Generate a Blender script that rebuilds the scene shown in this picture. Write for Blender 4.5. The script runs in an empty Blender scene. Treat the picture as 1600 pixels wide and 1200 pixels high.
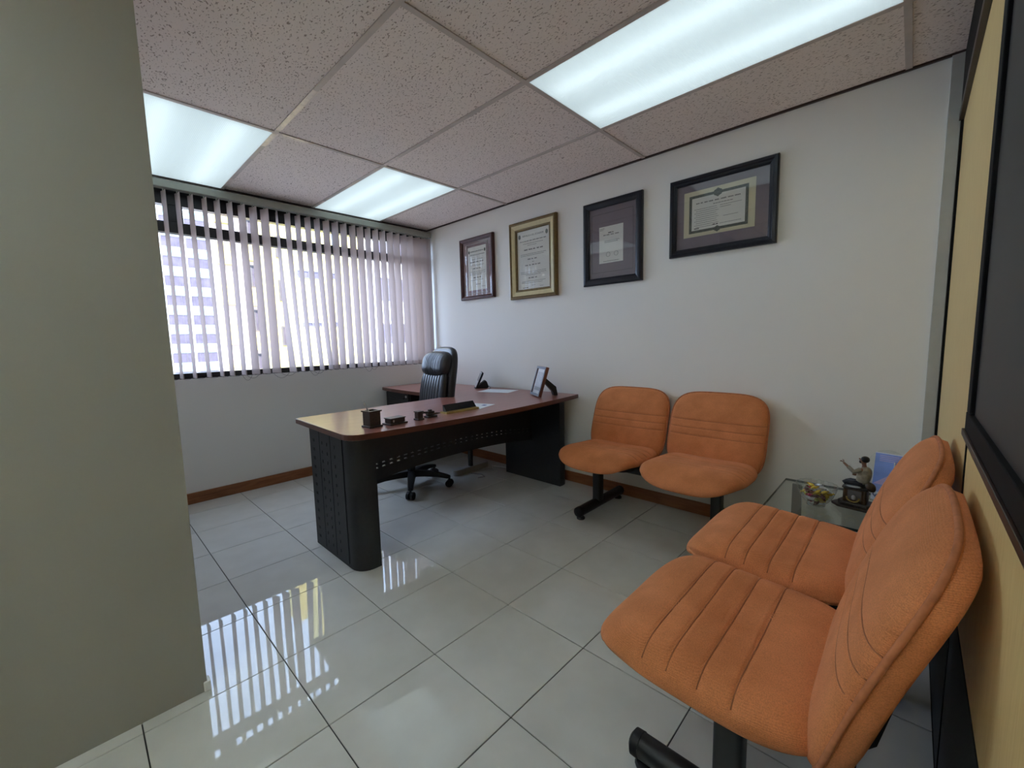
import bpy, bmesh, math, random
from mathutils import Matrix, Vector
random.seed(7)
R = math.radians
S = bpy.context.scene
COL = S.collection

# ------------------------------------------------------------------ camera
cam = bpy.data.cameras.new('camera'); co = bpy.data.objects.new('camera', cam); COL.objects.link(co)
cam.sensor_fit = 'HORIZONTAL'; cam.sensor_width = 36.0; cam.lens = 36 * 655.16 / 1600; cam.shift_y = 0.0008
cam.clip_start = .02; cam.clip_end = 400
co.matrix_world = Matrix(((0.72460508, -0.05598531, 0.68688655, 3.8924),
                          (0.68877547, 0.09230866, -0.71907403, -2.7859),
                          (-0.023148, 0.9941553, 0.10544864, 1.1767),
                          (0, 0, 0, 1)))
S.camera = co
S.cycles.diffuse_bounces = 8; S.cycles.max_bounces = 14; S.cycles.transparent_max_bounces = 16
# ------------------------------------------------------------------ world, sun, exposure
S.view_settings.view_transform = 'Standard'; S.view_settings.look = 'None'
S.view_settings.exposure = 1.5; S.view_settings.gamma = 1.0; S.view_settings.use_curve_mapping = False
W = bpy.data.worlds.new('sky'); S.world = W; W.use_nodes = True
bg = W.node_tree.nodes['Background']; bg.inputs[0].default_value = (.54, .70, 1.0, 1); bg.inputs[1].default_value = 2.9
sd = bpy.data.lights.new('sun', 'SUN'); sd.energy = 6.0; sd.angle = R(2); sd.color = (1, .95, .88)
so = bpy.data.objects.new('sun', sd); COL.objects.link(so)
so.rotation_euler = Vector((-.70, .25, -.65)).to_track_quat('-Z', 'Y').to_euler()
pd = bpy.data.lights.new('window_portal', 'AREA'); pd.shape = 'RECTANGLE'; pd.size = 1.4; pd.size_y = 2.5
pd.cycles.is_portal = True
po = bpy.data.objects.new('window_portal', pd); COL.objects.link(po); po.location = (-.09, -1.25, 1.63); po.rotation_euler = (0, R(-90), 0)
TUBE = .76        # tube radiance of the three dim panels in view
TUBE_FILL = 9.6   # tube radiance of the unseen panels added behind the viewer as fill
GLOW = .05        # even glow of the plastic diffusers

# ------------------------------------------------------------------ materials
MATS = {}
def mat(name, col, rough=.5, metal=0, var=0, vscale=20, bump=0, bscale=200, spec=.5, coat=0, sheen=0, col2=None, stretch=None, trans=0):
    if name in MATS: return MATS[name]
    m = bpy.data.materials.new(name); m.use_nodes = True; nt = m.node_tree; N = nt.nodes; L = nt.links
    b = N['Principled BSDF']
    b.inputs['Base Color'].default_value = (*col, 1); b.inputs['Roughness'].default_value = rough
    b.inputs['Metallic'].default_value = metal; b.inputs['Specular IOR Level'].default_value = spec
    b.inputs['Coat Weight'].default_value = coat; b.inputs['Sheen Weight'].default_value = sheen
    b.inputs['Transmission Weight'].default_value = trans
    if var or bump:
        tc = N.new('ShaderNodeTexCoord'); mp = N.new('ShaderNodeMapping'); L.new(tc.outputs['Object'], mp.inputs[0])
        if stretch: mp.inputs['Scale'].default_value = stretch
    if var:
        n = N.new('ShaderNodeTexNoise'); n.inputs['Scale'].default_value = vscale; n.inputs['Detail'].default_value = 5
        L.new(mp.outputs[0], n.inputs['Vector'])
        r = N.new('ShaderNodeValToRGB'); r.color_ramp.elements[0].position = .3; r.color_ramp.elements[1].position = .7
        c2 = col2 or tuple(max(0, c * (1 - var)) for c in col)
        r.color_ramp.elements[0].color = (*c2, 1); r.color_ramp.elements[1].color = (*col, 1)
        L.new(n.outputs['Fac'], r.inputs[0]); L.new(r.outputs[0], b.inputs['Base Color'])
    if bump:
        n2 = N.new('ShaderNodeTexNoise'); n2.inputs['Scale'].default_value = bscale; n2.inputs['Detail'].default_value = 3
        L.new(mp.outputs[0], n2.inputs['Vector'])
        bp = N.new('ShaderNodeBump'); bp.inputs['Strength'].default_value = bump; bp.inputs['Distance'].default_value = .002
        L.new(n2.outputs['Fac'], bp.inputs['Height']); L.new(bp.outputs[0], b.inputs['Normal'])
    MATS[name] = m; return m
def emit(name, col, k):
    m = bpy.data.materials.new(name); m.use_nodes = True; nt = m.node_tree; nt.nodes.clear()
    e = nt.nodes.new('ShaderNodeEmission'); e.inputs[0].default_value = (*col, 1); e.inputs[1].default_value = k
    o = nt.nodes.new('ShaderNodeOutputMaterial'); nt.links.new(e.outputs[0], o.inputs[0]); return m
def pane_mat(name, tint=(1, 1, 1), ior=1.45, rough=.0, boost=1.0):
    m = bpy.data.materials.new(name); m.use_nodes = True; nt = m.node_tree; nt.nodes.clear(); N = nt.nodes; L = nt.links
    t = N.new('ShaderNodeBsdfTransparent'); t.inputs[0].default_value = (*tint, 1)
    g = N.new('ShaderNodeBsdfGlossy'); g.inputs['Roughness'].default_value = rough
    f = N.new('ShaderNodeLayerWeight'); f.inputs[0].default_value = .5      # Schlick: F0 + (1 - F0) (1 - cos)^5, the same from both sides
    pw = N.new('ShaderNodeMath'); pw.operation = 'POWER'; pw.inputs[1].default_value = 5; L.new(f.outputs['Facing'], pw.inputs[0])
    f0 = ((ior - 1) / (ior + 1)) ** 2
    mu = N.new('ShaderNodeMath'); mu.operation = 'MULTIPLY_ADD'; mu.inputs[1].default_value = (1 - f0) * .85; mu.inputs[2].default_value = f0 * boost; mu.use_clamp = True
    mx = N.new('ShaderNodeMixShader'); o = N.new('ShaderNodeOutputMaterial')
    L.new(pw.outputs[0], mu.inputs[0]); L.new(mu.outputs[0], mx.inputs[0])
    L.new(t.outputs[0], mx.inputs[1]); L.new(g.outputs[0], mx.inputs[2]); L.new(mx.outputs[0], o.inputs[0]); return m
def cloth_translucent(name, col, tcol, fac):
    m = bpy.data.materials.new(name); m.use_nodes = True; nt = m.node_tree; nt.nodes.clear(); N = nt.nodes; L = nt.links
    d = N.new('ShaderNodeBsdfDiffuse'); d.inputs[0].default_value = (*col, 1)
    t = N.new('ShaderNodeBsdfTranslucent'); t.inputs[0].default_value = (*tcol, 1)
    tc = N.new('ShaderNodeTexCoord'); n = N.new('ShaderNodeTexNoise'); n.inputs['Scale'].default_value = 300
    L.new(tc.outputs['Object'], n.inputs['Vector'])
    bp = N.new('ShaderNodeBump'); bp.inputs['Strength'].default_value = .2; bp.inputs['Distance'].default_value = .001
    L.new(n.outputs['Fac'], bp.inputs['Height']); L.new(bp.outputs[0], d.inputs['Normal'])
    mx = N.new('ShaderNodeMixShader'); mx.inputs[0].default_value = fac; o = N.new('ShaderNodeOutputMaterial')
    L.new(d.outputs[0], mx.inputs[1]); L.new(t.outputs[0], mx.inputs[2]); L.new(mx.outputs[0], o.inputs[0]); return m
def diffuser_mat():
    m = bpy.data.materials.new('prismatic_diffuser'); m.use_nodes = True; nt = m.node_tree; nt.nodes.clear(); N = nt.nodes; L = nt.links
    t = N.new('ShaderNodeBsdfTranslucent'); t.inputs[0].default_value = (.86, .92, .94, 1)
    e = N.new('ShaderNodeEmission'); e.inputs[0].default_value = (.86, .97, 1.0, 1); e.inputs[1].default_value = GLOW
    tc = N.new('ShaderNodeTexCoord'); v = N.new('ShaderNodeTexVoronoi'); v.inputs['Scale'].default_value = 130; v.inputs['Randomness'].default_value = 0
    L.new(tc.outputs['Object'], v.inputs['Vector'])
    bp = N.new('ShaderNodeBump'); bp.inputs['Strength'].default_value = .5; bp.inputs['Distance'].default_value = .003
    L.new(v.outputs['Distance'], bp.inputs['Height']); L.new(bp.outputs[0], t.inputs['Normal'])
    a = N.new('ShaderNodeAddShader'); o = N.new('ShaderNodeOutputMaterial')
    L.new(t.outputs[0], a.inputs[0]); L.new(e.outputs[0], a.inputs[1]); L.new(a.outputs[0], o.inputs[0]); return m
def acoustic_mat():
    m = bpy.data.materials.new('fissured_ceiling_tile'); m.use_nodes = True; nt = m.node_tree; N = nt.nodes; L = nt.links; b = N['Principled BSDF']
    b.inputs['Roughness'].default_value = .95; b.inputs['Specular IOR Level'].default_value = .1
    tc = N.new('ShaderNodeTexCoord'); oi = N.new('ShaderNodeObjectInfo'); ad = N.new('ShaderNodeVectorMath'); ad.operation = 'ADD'
    mul = N.new('ShaderNodeVectorMath'); mul.operation = 'SCALE'; mul.inputs['Scale'].default_value = 13.0
    cmb = N.new('ShaderNodeCombineXYZ'); L.new(oi.outputs['Random'], cmb.inputs[0]); L.new(oi.outputs['Random'], cmb.inputs[1])
    L.new(cmb.outputs[0], mul.inputs[0]); L.new(tc.outputs['Object'], ad.inputs[0]); L.new(mul.outputs[0], ad.inputs[1])
    w = N.new('ShaderNodeTexNoise'); w.inputs['Scale'].default_value = 9; L.new(ad.outputs[0], w.inputs['Vector'])
    wm = N.new('ShaderNodeVectorMath'); wm.operation = 'SCALE'; wm.inputs['Scale'].default_value = .05; L.new(w.outputs['Color'], wm.inputs[0])
    a2 = N.new('ShaderNodeVectorMath'); a2.operation = 'ADD'; L.new(ad.outputs[0], a2.inputs[0]); L.new(wm.outputs[0], a2.inputs[1])
    mp = N.new('ShaderNodeMapping'); mp.inputs['Scale'].default_value = (1, 2.0, 1); mp.inputs['Rotation'].default_value = (0, 0, .5); L.new(a2.outputs[0], mp.inputs[0])
    n = N.new('ShaderNodeTexNoise'); n.inputs['Scale'].default_value = 75; n.inputs['Detail'].default_value = 2; L.new(mp.outputs[0], n.inputs['Vector'])
    r = N.new('ShaderNodeValToRGB'); e = r.color_ramp.elements
    e[0].position = .60; e[0].color = (.88, .80, .765, 1); e[1].position = .66; e[1].color = (.38, .31, .28, 1)
    L.new(n.outputs['Fac'], r.inputs[0]); L.new(r.outputs[0], b.inputs['Base Color'])
    iv = N.new('ShaderNodeMath'); iv.operation = 'MULTIPLY'; iv.inputs[1].default_value = -1; L.new(n.outputs['Fac'], iv.inputs[0])
    bp = N.new('ShaderNodeBump'); bp.inputs['Strength'].default_value = .4; bp.inputs['Distance'].default_value = .004
    L.new(iv.outputs[0], bp.inputs['Height']); L.new(bp.outputs[0], b.inputs['Normal']); return m
def floor_mat():
    m = bpy.data.materials.new('polished_porcelain'); m.use_nodes = True; nt = m.node_tree; N = nt.nodes; L = nt.links; b = N['Principled BSDF']
    b.inputs['Roughness'].default_value = .06; b.inputs['IOR'].default_value = 1.55
    tc = N.new('ShaderNodeTexCoord'); oi = N.new('ShaderNodeObjectInfo')
    n = N.new('ShaderNodeTexNoise'); n.noise_dimensions = '4D'; n.inputs['Scale'].default_value = 7; n.inputs['Detail'].default_value = 8
    sc = N.new('ShaderNodeMath'); sc.operation = 'MULTIPLY'; sc.inputs[1].default_value = 50
    L.new(oi.outputs['Random'], sc.inputs[0]); L.new(sc.outputs[0], n.inputs['W']); L.new(tc.outputs['Object'], n.inputs['Vector'])
    r = N.new('ShaderNodeValToRGB'); e = r.color_ramp.elements
    e[0].position = .3; e[0].color = (.62, .615, .57, 1); e[1].position = .7; e[1].color = (.69, .685, .64, 1)
    L.new(n.outputs['Fac'], r.inputs[0]); L.new(r.outputs[0], b.inputs['Base Color'])
    n2 = N.new('ShaderNodeTexNoise'); n2.inputs['Scale'].default_value = 3; L.new(tc.outputs['Object'], n2.inputs['Vector'])
    mr = N.new('ShaderNodeMapRange'); mr.inputs['To Min'].default_value = .008; mr.inputs['To Max'].default_value = .03
    L.new(n2.outputs['Fac'], mr.inputs[0]); L.new(mr.outputs[0], b.inputs['Roughness']); return m
def fabric_mat(name, col, col2):
    m = bpy.data.materials.new(name); m.use_nodes = True; nt = m.node_tree; N = nt.nodes; L = nt.links; b = N['Principled BSDF']
    b.inputs['Roughness'].default_value = .92; b.inputs['Specular IOR Level'].default_value = .15
    b.inputs['Sheen Weight'].default_value = .12; b.inputs['Sheen Roughness'].default_value = .5; b.inputs['Sheen Tint'].default_value = (1, .72, .55, 1)
    tc = N.new('ShaderNodeTexCoord')
    n = N.new('ShaderNodeTexNoise'); n.inputs['Scale'].default_value = 9; n.inputs['Detail'].default_value = 6; L.new(tc.outputs['Object'], n.inputs['Vector'])
    r = N.new('ShaderNodeValToRGB'); e = r.color_ramp.elements; e[0].position = .35; e[1].position = .68
    e[0].color = (*col2, 1); e[1].color = (*col, 1); L.new(n.outputs['Fac'], r.inputs[0])
    f = N.new('ShaderNodeTexNoise'); f.inputs['Scale'].default_value = 420; f.inputs['Detail'].default_value = 2; L.new(tc.outputs['Object'], f.inputs['Vector'])
    mx = N.new('ShaderNodeMix'); mx.data_type = 'RGBA'; mx.blend_type = 'MULTIPLY'; mx.inputs[0].default_value = .35
    L.new(r.outputs[0], mx.inputs[6]); L.new(f.outputs['Color'], mx.inputs[7])
    r2 = N.new('ShaderNodeValToRGB'); r2.color_ramp.elements[0].color = (.45, .45, .45, 1); r2.color_ramp.elements[0].position = .35; r2.color_ramp.elements[1].position = .6
    L.new(f.outputs['Fac'], r2.inputs[0]); L.new(r2.outputs[0], mx.inputs[7]); L.new(mx.outputs[2], b.inputs['Base Color'])
    wv = N.new('ShaderNodeTexWave'); wv.bands_direction = 'Z'; wv.inputs['Scale'].default_value = 110; wv.inputs['Distortion'].default_value = 1.5; wv.inputs['Detail'].default_value = 1
    L.new(tc.outputs['Object'], wv.inputs['Vector'])
    am = N.new('ShaderNodeMath'); am.operation = 'ADD'; L.new(wv.outputs['Fac'], am.inputs[0]); L.new(f.outputs['Fac'], am.inputs[1])
    bp = N.new('ShaderNodeBump'); bp.inputs['Strength'].default_value = .35; bp.inputs['Distance'].default_value = .0015
    L.new(am.outputs[0], bp.inputs['Height']); L.new(bp.outputs[0], b.inputs['Normal']); return m
def wall_mat(name, col, scuff):
    m = bpy.data.materials.new(name); m.use_nodes = True; nt = m.node_tree; N = nt.nodes; L = nt.links; b = N['Principled BSDF']
    b.inputs['Roughness'].default_value = .55; b.inputs['Specular IOR Level'].default_value = .25
    tc = N.new('ShaderNodeTexCoord')
    n = N.new('ShaderNodeTexNoise'); n.inputs['Scale'].default_value = 5.2; n.inputs['Detail'].default_value = 7; n.inputs['Roughness'].default_value = .7
    L.new(tc.outputs['Object'], n.inputs['Vector'])
    r = N.new('ShaderNodeValToRGB'); e = r.color_ramp.elements
    e[0].position = .70; e[0].color = (*col, 1); e[1].position = .80; e[1].color = (*[c * (1 - scuff) for c in col], 1)
    L.new(n.outputs['Fac'], r.inputs[0]); L.new(r.outputs[0], b.inputs['Base Color'])
    n2 = N.new('ShaderNodeTexNoise'); n2.inputs['Scale'].default_value = 60; L.new(tc.outputs['Object'], n2.inputs['Vector'])
    bp = N.new('ShaderNodeBump'); bp.inputs['Strength'].default_value = .08; bp.inputs['Distance'].default_value = .003
    L.new(n2.outputs['Fac'], bp.inputs['Height']); L.new(bp.outputs[0], b.inputs['Normal']); return m
def wood_mat(name, c1, c2, rough, axis, scale=14, coat=0):
    m = bpy.data.materials.new(name); m.use_nodes = True; nt = m.node_tree; N = nt.nodes; L = nt.links; b = N['Principled BSDF']
    b.inputs['Roughness'].default_value = rough; b.inputs['Coat Weight'].default_value = coat; b.inputs['Coat Roughness'].default_value = .12
    tc = N.new('ShaderNodeTexCoord'); mp = N.new('ShaderNodeMapping'); mp.inputs['Scale'].default_value = axis; L.new(tc.outputs['Object'], mp.inputs[0])
    n = N.new('ShaderNodeTexNoise'); n.inputs['Scale'].default_value = scale; n.inputs['Detail'].default_value = 6; n.inputs['Distortion'].default_value = .6
    L.new(mp.outputs[0], n.inputs['Vector'])
    r = N.new('ShaderNodeValToRGB'); e = r.color_ramp.elements; e[0].position = .3; e[1].position = .7
    e[0].color = (*c1, 1); e[1].color = (*c2, 1); L.new(n.outputs['Fac'], r.inputs[0]); L.new(r.outputs[0], b.inputs['Base Color']); return m

M_WALL = wall_mat('cream_wall_paint', (.87, .855, .815), .12)
M_WALLW = wall_mat('scuffed_wall_paint', (.86, .85, .815), .40)
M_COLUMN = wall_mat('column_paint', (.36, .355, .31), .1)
M_TILE = acoustic_mat(); M_FLOOR = floor_mat()
M_GROUT = mat('dark_grout', (.05, .048, .042), .9, var=.3, vscale=40)
M_GRID = mat('painted_grid_bar', (.62, .55, .515), .5, var=.2, vscale=8)
M_GRIDS = mat('chipped_shiny_grid', (.86, .74, .70), .35, metal=0, var=.3, vscale=30)
M_SLAB = mat('plenum_concrete', (.3, .3, .3), .9, var=.2)
M_BASE = wood_mat('brown_baseboard', (.22, .078, .026), (.36, .14, .055), .5, (1, 1, 8), 6)
M_FRAMEB = mat('black_window_frame', (.012, .011, .013), .35, var=.2)
M_GLASS = pane_mat('window_glass', (.97, .98, .98), 1.45)
M_PIC = pane_mat('picture_glass', (1, 1, 1), 1.45, 0, 1.3)
M_SLAT = cloth_translucent('blind_fabric', (.56, .475, .455), (.42, .33, .315), .27)
M_RAIL = mat('blind_rail', (.34, .35, .30), .4, var=.06)
M_CHAIN = mat('bead_chain', (.22, .2, .2), .5, var=.1)
M_CORD = mat('white_cord', (.75, .75, .74), .6, var=.1)
M_TAN = wood_mat('tan_laminate', (.66, .47, .20), (.74, .55, .25), .5, (14, 14, 1), 10)
M_TAN.node_tree.nodes['Principled BSDF'].inputs['Specular IOR Level'].default_value = .15
M_BLACKTRIM = mat('black_partition_trim', (.010, .009, .009), .75, var=.2, spec=.15)
M_BROWNTRIM = mat('brown_partition_trim', (.045, .02, .012), .4, var=.3)
M_DARKPANE = mat('dark_tinted_pane', (.040, .038, .037), .5, var=.15, vscale=3, spec=.25)
M_SHADEFAB = mat('shade_grey_fabric_panel', (.03, .03, .028), .95, var=.4, vscale=250, bump=.4)
M_TRIMW = mat('grey_corner_trim', (.48, .49, .46), .45, var=.08)
M_ORANGE = fabric_mat('orange_wool_fabric', (.82, .305, .125), (.68, .24, .09))
M_PIPE = mat('orange_piping', (.58, .205, .085), .9, var=.25, vscale=60)
M_SEAM = mat('dark_orange_seam_thread', (.44, .155, .063), .9, var=.2, vscale=80)
M_BLK = mat('black_enamel_steel', (.013, .013, .014), .42, var=.2)
M_BLKDESK = mat('black_textured_steel', (.018, .018, .020), .5, var=.3, vscale=60, bump=.15, bscale=500)
M_SLOT = mat('slot_shadow', (.004, .004, .004), .8, var=.1)
M_RUB = mat('black_plastic', (.010, .010, .011), .5, var=.2)
M_LEATH = mat('black_leather', (.022, .021, .026), .34, var=.25, vscale=30, bump=.25, bscale=160)
M_CHERRY = wood_mat('cherry_laminate', (.27, .105, .08), (.36, .15, .115), .28, (9, 1.0, 9), 6)
M_CHERRYE = wood_mat('cherry_edge_band', (.085, .026, .016), (.12, .040, .026), .3, (9, 1, 9), 6)
M_PAPER = mat('white_paper', (.80, .82, .84), .7, var=.03)
M_INK = mat('dark_print', (.05, .045, .04), .8, var=.1)
M_BLUEINK = mat('blue_print', (.05, .08, .35), .7, var=.1)
M_DARKWOOD = wood_mat('dark_carved_wood', (.020, .011, .008), (.05, .028, .018), .35, (3, 3, 9), 20)
M_GOLD = mat('gold_paint', (.50, .36, .12), .35, metal=.7, var=.25, vscale=40)
M_GREYPL = mat('grey_plastic_foot', (.45, .45, .45), .5, var=.1)
M_SILVER = mat('brushed_silver', (.6, .6, .62), .3, metal=.9, var=.1)

# ------------------------------------------------------------------ geometry helpers
def link(o, parent=None):
    COL.objects.link(o)
    if parent is not None: o.parent = parent
    return o
def obj(name, bm, m, parent=None, loc=(0, 0, 0), rot=(0, 0, 0), smooth=False, bevel=0, seg=2):
    if bevel: bmesh.ops.bevel(bm, geom=list(bm.edges), offset=bevel, segments=seg, affect='EDGES', profile=.5, clamp_overlap=True)
    bmesh.ops.recalc_face_normals(bm, faces=list(bm.faces))
    me = bpy.data.meshes.new(name); bm.to_mesh(me); bm.free()
    if smooth:
        for p in me.polygons: p.use_smooth = True
        if smooth != 'all': me.set_sharp_from_angle(angle=R(40))
    for mm in (m if isinstance(m, (list, tuple)) else [m]): me.materials.append(mm)
    o = bpy.data.objects.new(name, me); link(o, parent); o.location = loc; o.rotation_euler = rot
    return o
def inst(name, src, parent=None, loc=(0, 0, 0), rot=(0, 0, 0)):
    o = bpy.data.objects.new(name, src.data); link(o, parent); o.location = loc; o.rotation_euler = rot; return o
def tag(o, label, cat, group=None, kind=None):
    o['label'] = label; o['category'] = cat
    if group: o['group'] = group
    if kind: o['kind'] = kind
    return o
def thing(name, label, cat, loc=(0, 0, 0), rz=0, group=None, kind=None):
    o = bpy.data.objects.new(name, None); link(o); o.location = loc; o.rotation_euler = (0, 0, rz); o.empty_display_size = .05
    return tag(o, label, cat, group, kind)
def copy_tree(o, parent=None):
    c = o.copy(); COL.objects.link(c)
    if parent is not None: c.parent = parent
    for ch in o.children: copy_tree(ch, c)
    return c
def BM(): return bmesh.new()
def box(bm, x0, x1, y0, y1, z0, z1):
    vs = [bm.verts.new((x, y, z)) for x in (x0, x1) for y in (y0, y1) for z in (z0, z1)]
    for f in ((0, 1, 3, 2), (4, 6, 7, 5), (0, 4, 5, 1), (2, 3, 7, 6), (0, 2, 6, 4), (1, 5, 7, 3)): bm.faces.new([vs[i] for i in f])
    return bm
def bx(*a): return box(BM(), *a)
def cyl(bm, p0, p1, r0, r1=None, n=16, cap=True):
    p0 = Vector(p0); p1 = Vector(p1); r1 = r0 if r1 is None else r1
    d = (p1 - p0).normalized(); a = d.orthogonal().normalized(); b = d.cross(a)
    A = []; Bv = []
    for i in range(n):
        t = 2 * math.pi * i / n; u = a * math.cos(t) + b * math.sin(t)
        A.append(bm.verts.new(p0 + u * r0)); Bv.append(bm.verts.new(p1 + u * r1))
    for i in range(n): bm.faces.new((A[i], A[(i + 1) % n], Bv[(i + 1) % n], Bv[i]))
    if cap: bm.faces.new(A[::-1]); bm.faces.new(Bv)
    return bm
def tube(bm, pts, r, n=8, closed=False):
    pts = [Vector(p) for p in pts]; m = len(pts); rings = []
    prev = None
    for i, p in enumerate(pts):
        if closed: d = (pts[(i + 1) % m] - pts[i - 1])
        else: d = pts[min(i + 1, m - 1)] - pts[max(i - 1, 0)]
        d.normalize()
        a = d.orthogonal().normalized() if prev is None else (prev - d * prev.dot(d)).normalized()
        prev = a; b = d.cross(a)
        rr = r[i] if isinstance(r, (list, tuple)) else r
        rings.append([bm.verts.new(p + (a * math.cos(2 * math.pi * k / n) + b * math.sin(2 * math.pi * k / n)) * rr) for k in range(n)])
    for i in range(m if closed else m - 1):
        q = rings[(i + 1) % m]
        for k in range(n): bm.faces.new((rings[i][k], rings[i][(k + 1) % n], q[(k + 1) % n], q[k]))
    if not closed: bm.faces.new(rings[0][::-1]); bm.faces.new(rings[-1])
    return bm
def lathe(bm, prof, n=32, c=(0, 0, 0), wob=None):
    rings = []
    for k, (r, z) in enumerate(prof):
        if r < 1e-6: rings.append([bm.verts.new((c[0], c[1], c[2] + z))])
        else: rings.append([bm.verts.new((c[0] + r * (1 + (wob(k, i / n) if wob else 0)) * math.cos(2 * math.pi * i / n), c[1] + r * (1 + (wob(k, i / n) if wob else 0)) * math.sin(2 * math.pi * i / n), c[2] + z)) for i in range(n)])
    for A, Bq in zip(rings, rings[1:]):
        for i in range(n):
            j = (i + 1) % n
            if len(A) == 1 and len(Bq) == 1: continue
            if len(A) == 1: bm.faces.new((A[0], Bq[j], Bq[i]))
            elif len(Bq) == 1: bm.faces.new((A[i], A[j], Bq[0]))
            else: bm.faces.new((A[i], A[j], Bq[j], Bq[i]))
    return bm
def prism(bm, pts, z0, z1, axis='z'):
    def P(a, b, c): return {'z': (a, b, c), 'y': (a, c, b), 'x': (c, a, b)}[axis]
    A = [bm.verts.new(P(a, b, z0)) for a, b in pts]; Bv = [bm.verts.new(P(a, b, z1)) for a, b in pts]; n = len(pts)
    bm.faces.new(A[::-1]); bm.faces.new(Bv)
    for i in range(n): bm.faces.new((A[i], A[(i + 1) % n], Bv[(i + 1) % n], Bv[i]))
    return bm
def rrect(x0, x1, y0, y1, r, n=6, corners=(1, 1, 1, 1)):
    out = []
    for k, (cx, cy, a) in enumerate(((x1 - r, y1 - r, 0), (x0 + r, y1 - r, 90), (x0 + r, y0 + r, 180), (x1 - r, y0 + r, 270))):
        if corners[k]:
            for i in range(n + 1): t = R(a + 90 * i / n); out.append((cx + r * math.cos(t), cy + r * math.sin(t)))
        else: out.append(((x1, y1), (x0, y1), (x0, y0), (x1, y0))[k])
    return out
def sheet(bm, us, vs, holes, t, f):
    """flat sheet on a grid with cells in `holes` left open; f(u,v,w) -> point; thickness t"""
    nu, nv = len(us), len(vs); V = {}
    def vert(i, j, k):
        if (i, j, k) not in V: V[(i, j, k)] = bm.verts.new(f(us[i], vs[j], k * t))
        return V[(i, j, k)]
    solid = lambda i, j: 0 <= i < nu - 1 and 0 <= j < nv - 1 and (i, j) not in holes
    for i in range(nu - 1):
        for j in range(nv - 1):
            if not solid(i, j): continue
            for k in (0, 1): bm.faces.new([vert(*q, k) for q in ((i, j), (i + 1, j), (i + 1, j + 1), (i, j + 1))])
            for (di, dj, a, b) in ((-1, 0, (i, j), (i, j + 1)), (1, 0, (i + 1, j), (i + 1, j + 1)), (0, -1, (i, j), (i + 1, j)), (0, 1, (i, j + 1), (i + 1, j + 1))):
                if not solid(i + di, j + dj): bm.faces.new((vert(*a, 0), vert(*b, 0), vert(*b, 1), vert(*a, 1)))
    return bm
def cushion(bm, a, b, c, n=4, m=2.6, nu=60, nv=120, f=None, flat_under=None):
    """super-ellipsoid pad: half sizes a (x), b (y), c (z); f maps the point to its deformed place"""
    def sp(k): return [math.sin(math.pi / 2 * (-1 + 2 * i / k)) * .55 + (-1 + 2 * i / k) * .45 for i in range(k + 1)]
    U, Vv = sp(nu), sp(nv); top = {}; bot = {}
    for i, u in enumerate(U):
        for j, v in enumerate(Vv):
            rho = max(abs(u), abs(v)); s = rho / ((abs(u) ** n + abs(v) ** n) ** (1 / n)) if rho > 0 else 1
            z = c * max(0, 1 - rho ** m) ** (1 / m)
            p = (a * u * s, b * v * s)
            top[i, j] = bm.verts.new(f(*p, z, 1) if f else (*p, z))
            if rho > 1 - 1e-9: bot[i, j] = top[i, j]
            else:
                zb = -z if flat_under is None else -z * flat_under
                bot[i, j] = bm.verts.new(f(*p, zb, 0) if f else (*p, zb))
    for i in range(nu):
        for j in range(nv):
            q = ((i, j), (i + 1, j), (i + 1, j + 1), (i, j + 1))
            bm.faces.new([top[k] for k in q]); bm.faces.new([bot[k] for k in q][::-1])
    return bm
def text_mesh(name, s, size, m, parent, loc, rot, extrude=.0002):
    cu = bpy.data.curves.new(name, 'FONT'); cu.body = s; cu.size = size; cu.extrude = extrude; cu.align_x = 'CENTER'; cu.align_y = 'CENTER'
    t = bpy.data.objects.new(name, cu); COL.objects.link(t)
    dg = bpy.context.evaluated_depsgraph_get(); me = bpy.data.meshes.new_from_object(t.evaluated_get(dg))
    bpy.data.objects.remove(t); me.name = name; me.materials.clear(); me.materials.append(m)
    o = bpy.data.objects.new(name, me); link(o, parent); o.location = loc; o.rotation_euler = rot; return o

# ================================================================== THE ROOM
ZC = 2.373; XR = 4.0; YB = -6.5; XCOL = 2.195; YCOL = -2.565
# ---- floor: grout bed + porcelain tiles on a 0.4 m grid
fl = obj('floor', bx(-.2, XR + .12, YB - .1, .1, -.08, -.004), M_GROUT)
tag(fl, 'pale polished porcelain tile floor with thin dark grout lines', 'floor', kind='structure')
tile0 = None; FX0, FY0, T = 2.6437, -2.3375, .4; g = .0018
i = -7
xs = [FX0 + k * T for k in range(-7, 5)]; ys = [FY0 + k * T for k in range(-11, 7)]
for x in xs:
    for y in ys:
        x0, x1, y0, y1 = max(x, 0.0), min(x + T, XR), max(y, YB), min(y + T, 0)
        if x1 - x0 < .02 or y1 - y0 < .02: continue
        full = abs(x1 - x0 - T) < 1e-6 and abs(y1 - y0 - T) < 1e-6
        if x1 < XCOL - .41 and y1 < YCOL - .01: continue
        if full and tile0: inst('floor_tile', tile0, fl, ((x0 + x1) / 2, (y0 + y1) / 2, 0)); continue
        hx, hy = (x1 - x0) / 2 - g, (y1 - y0) / 2 - g
        t = obj('floor_tile', bx(-hx, hx, -hy, hy, -.008, 0), M_FLOOR, fl, ((x0 + x1) / 2, (y0 + y1) / 2, 0), bevel=.0009, seg=1)
        if full: tile0 = t
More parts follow.
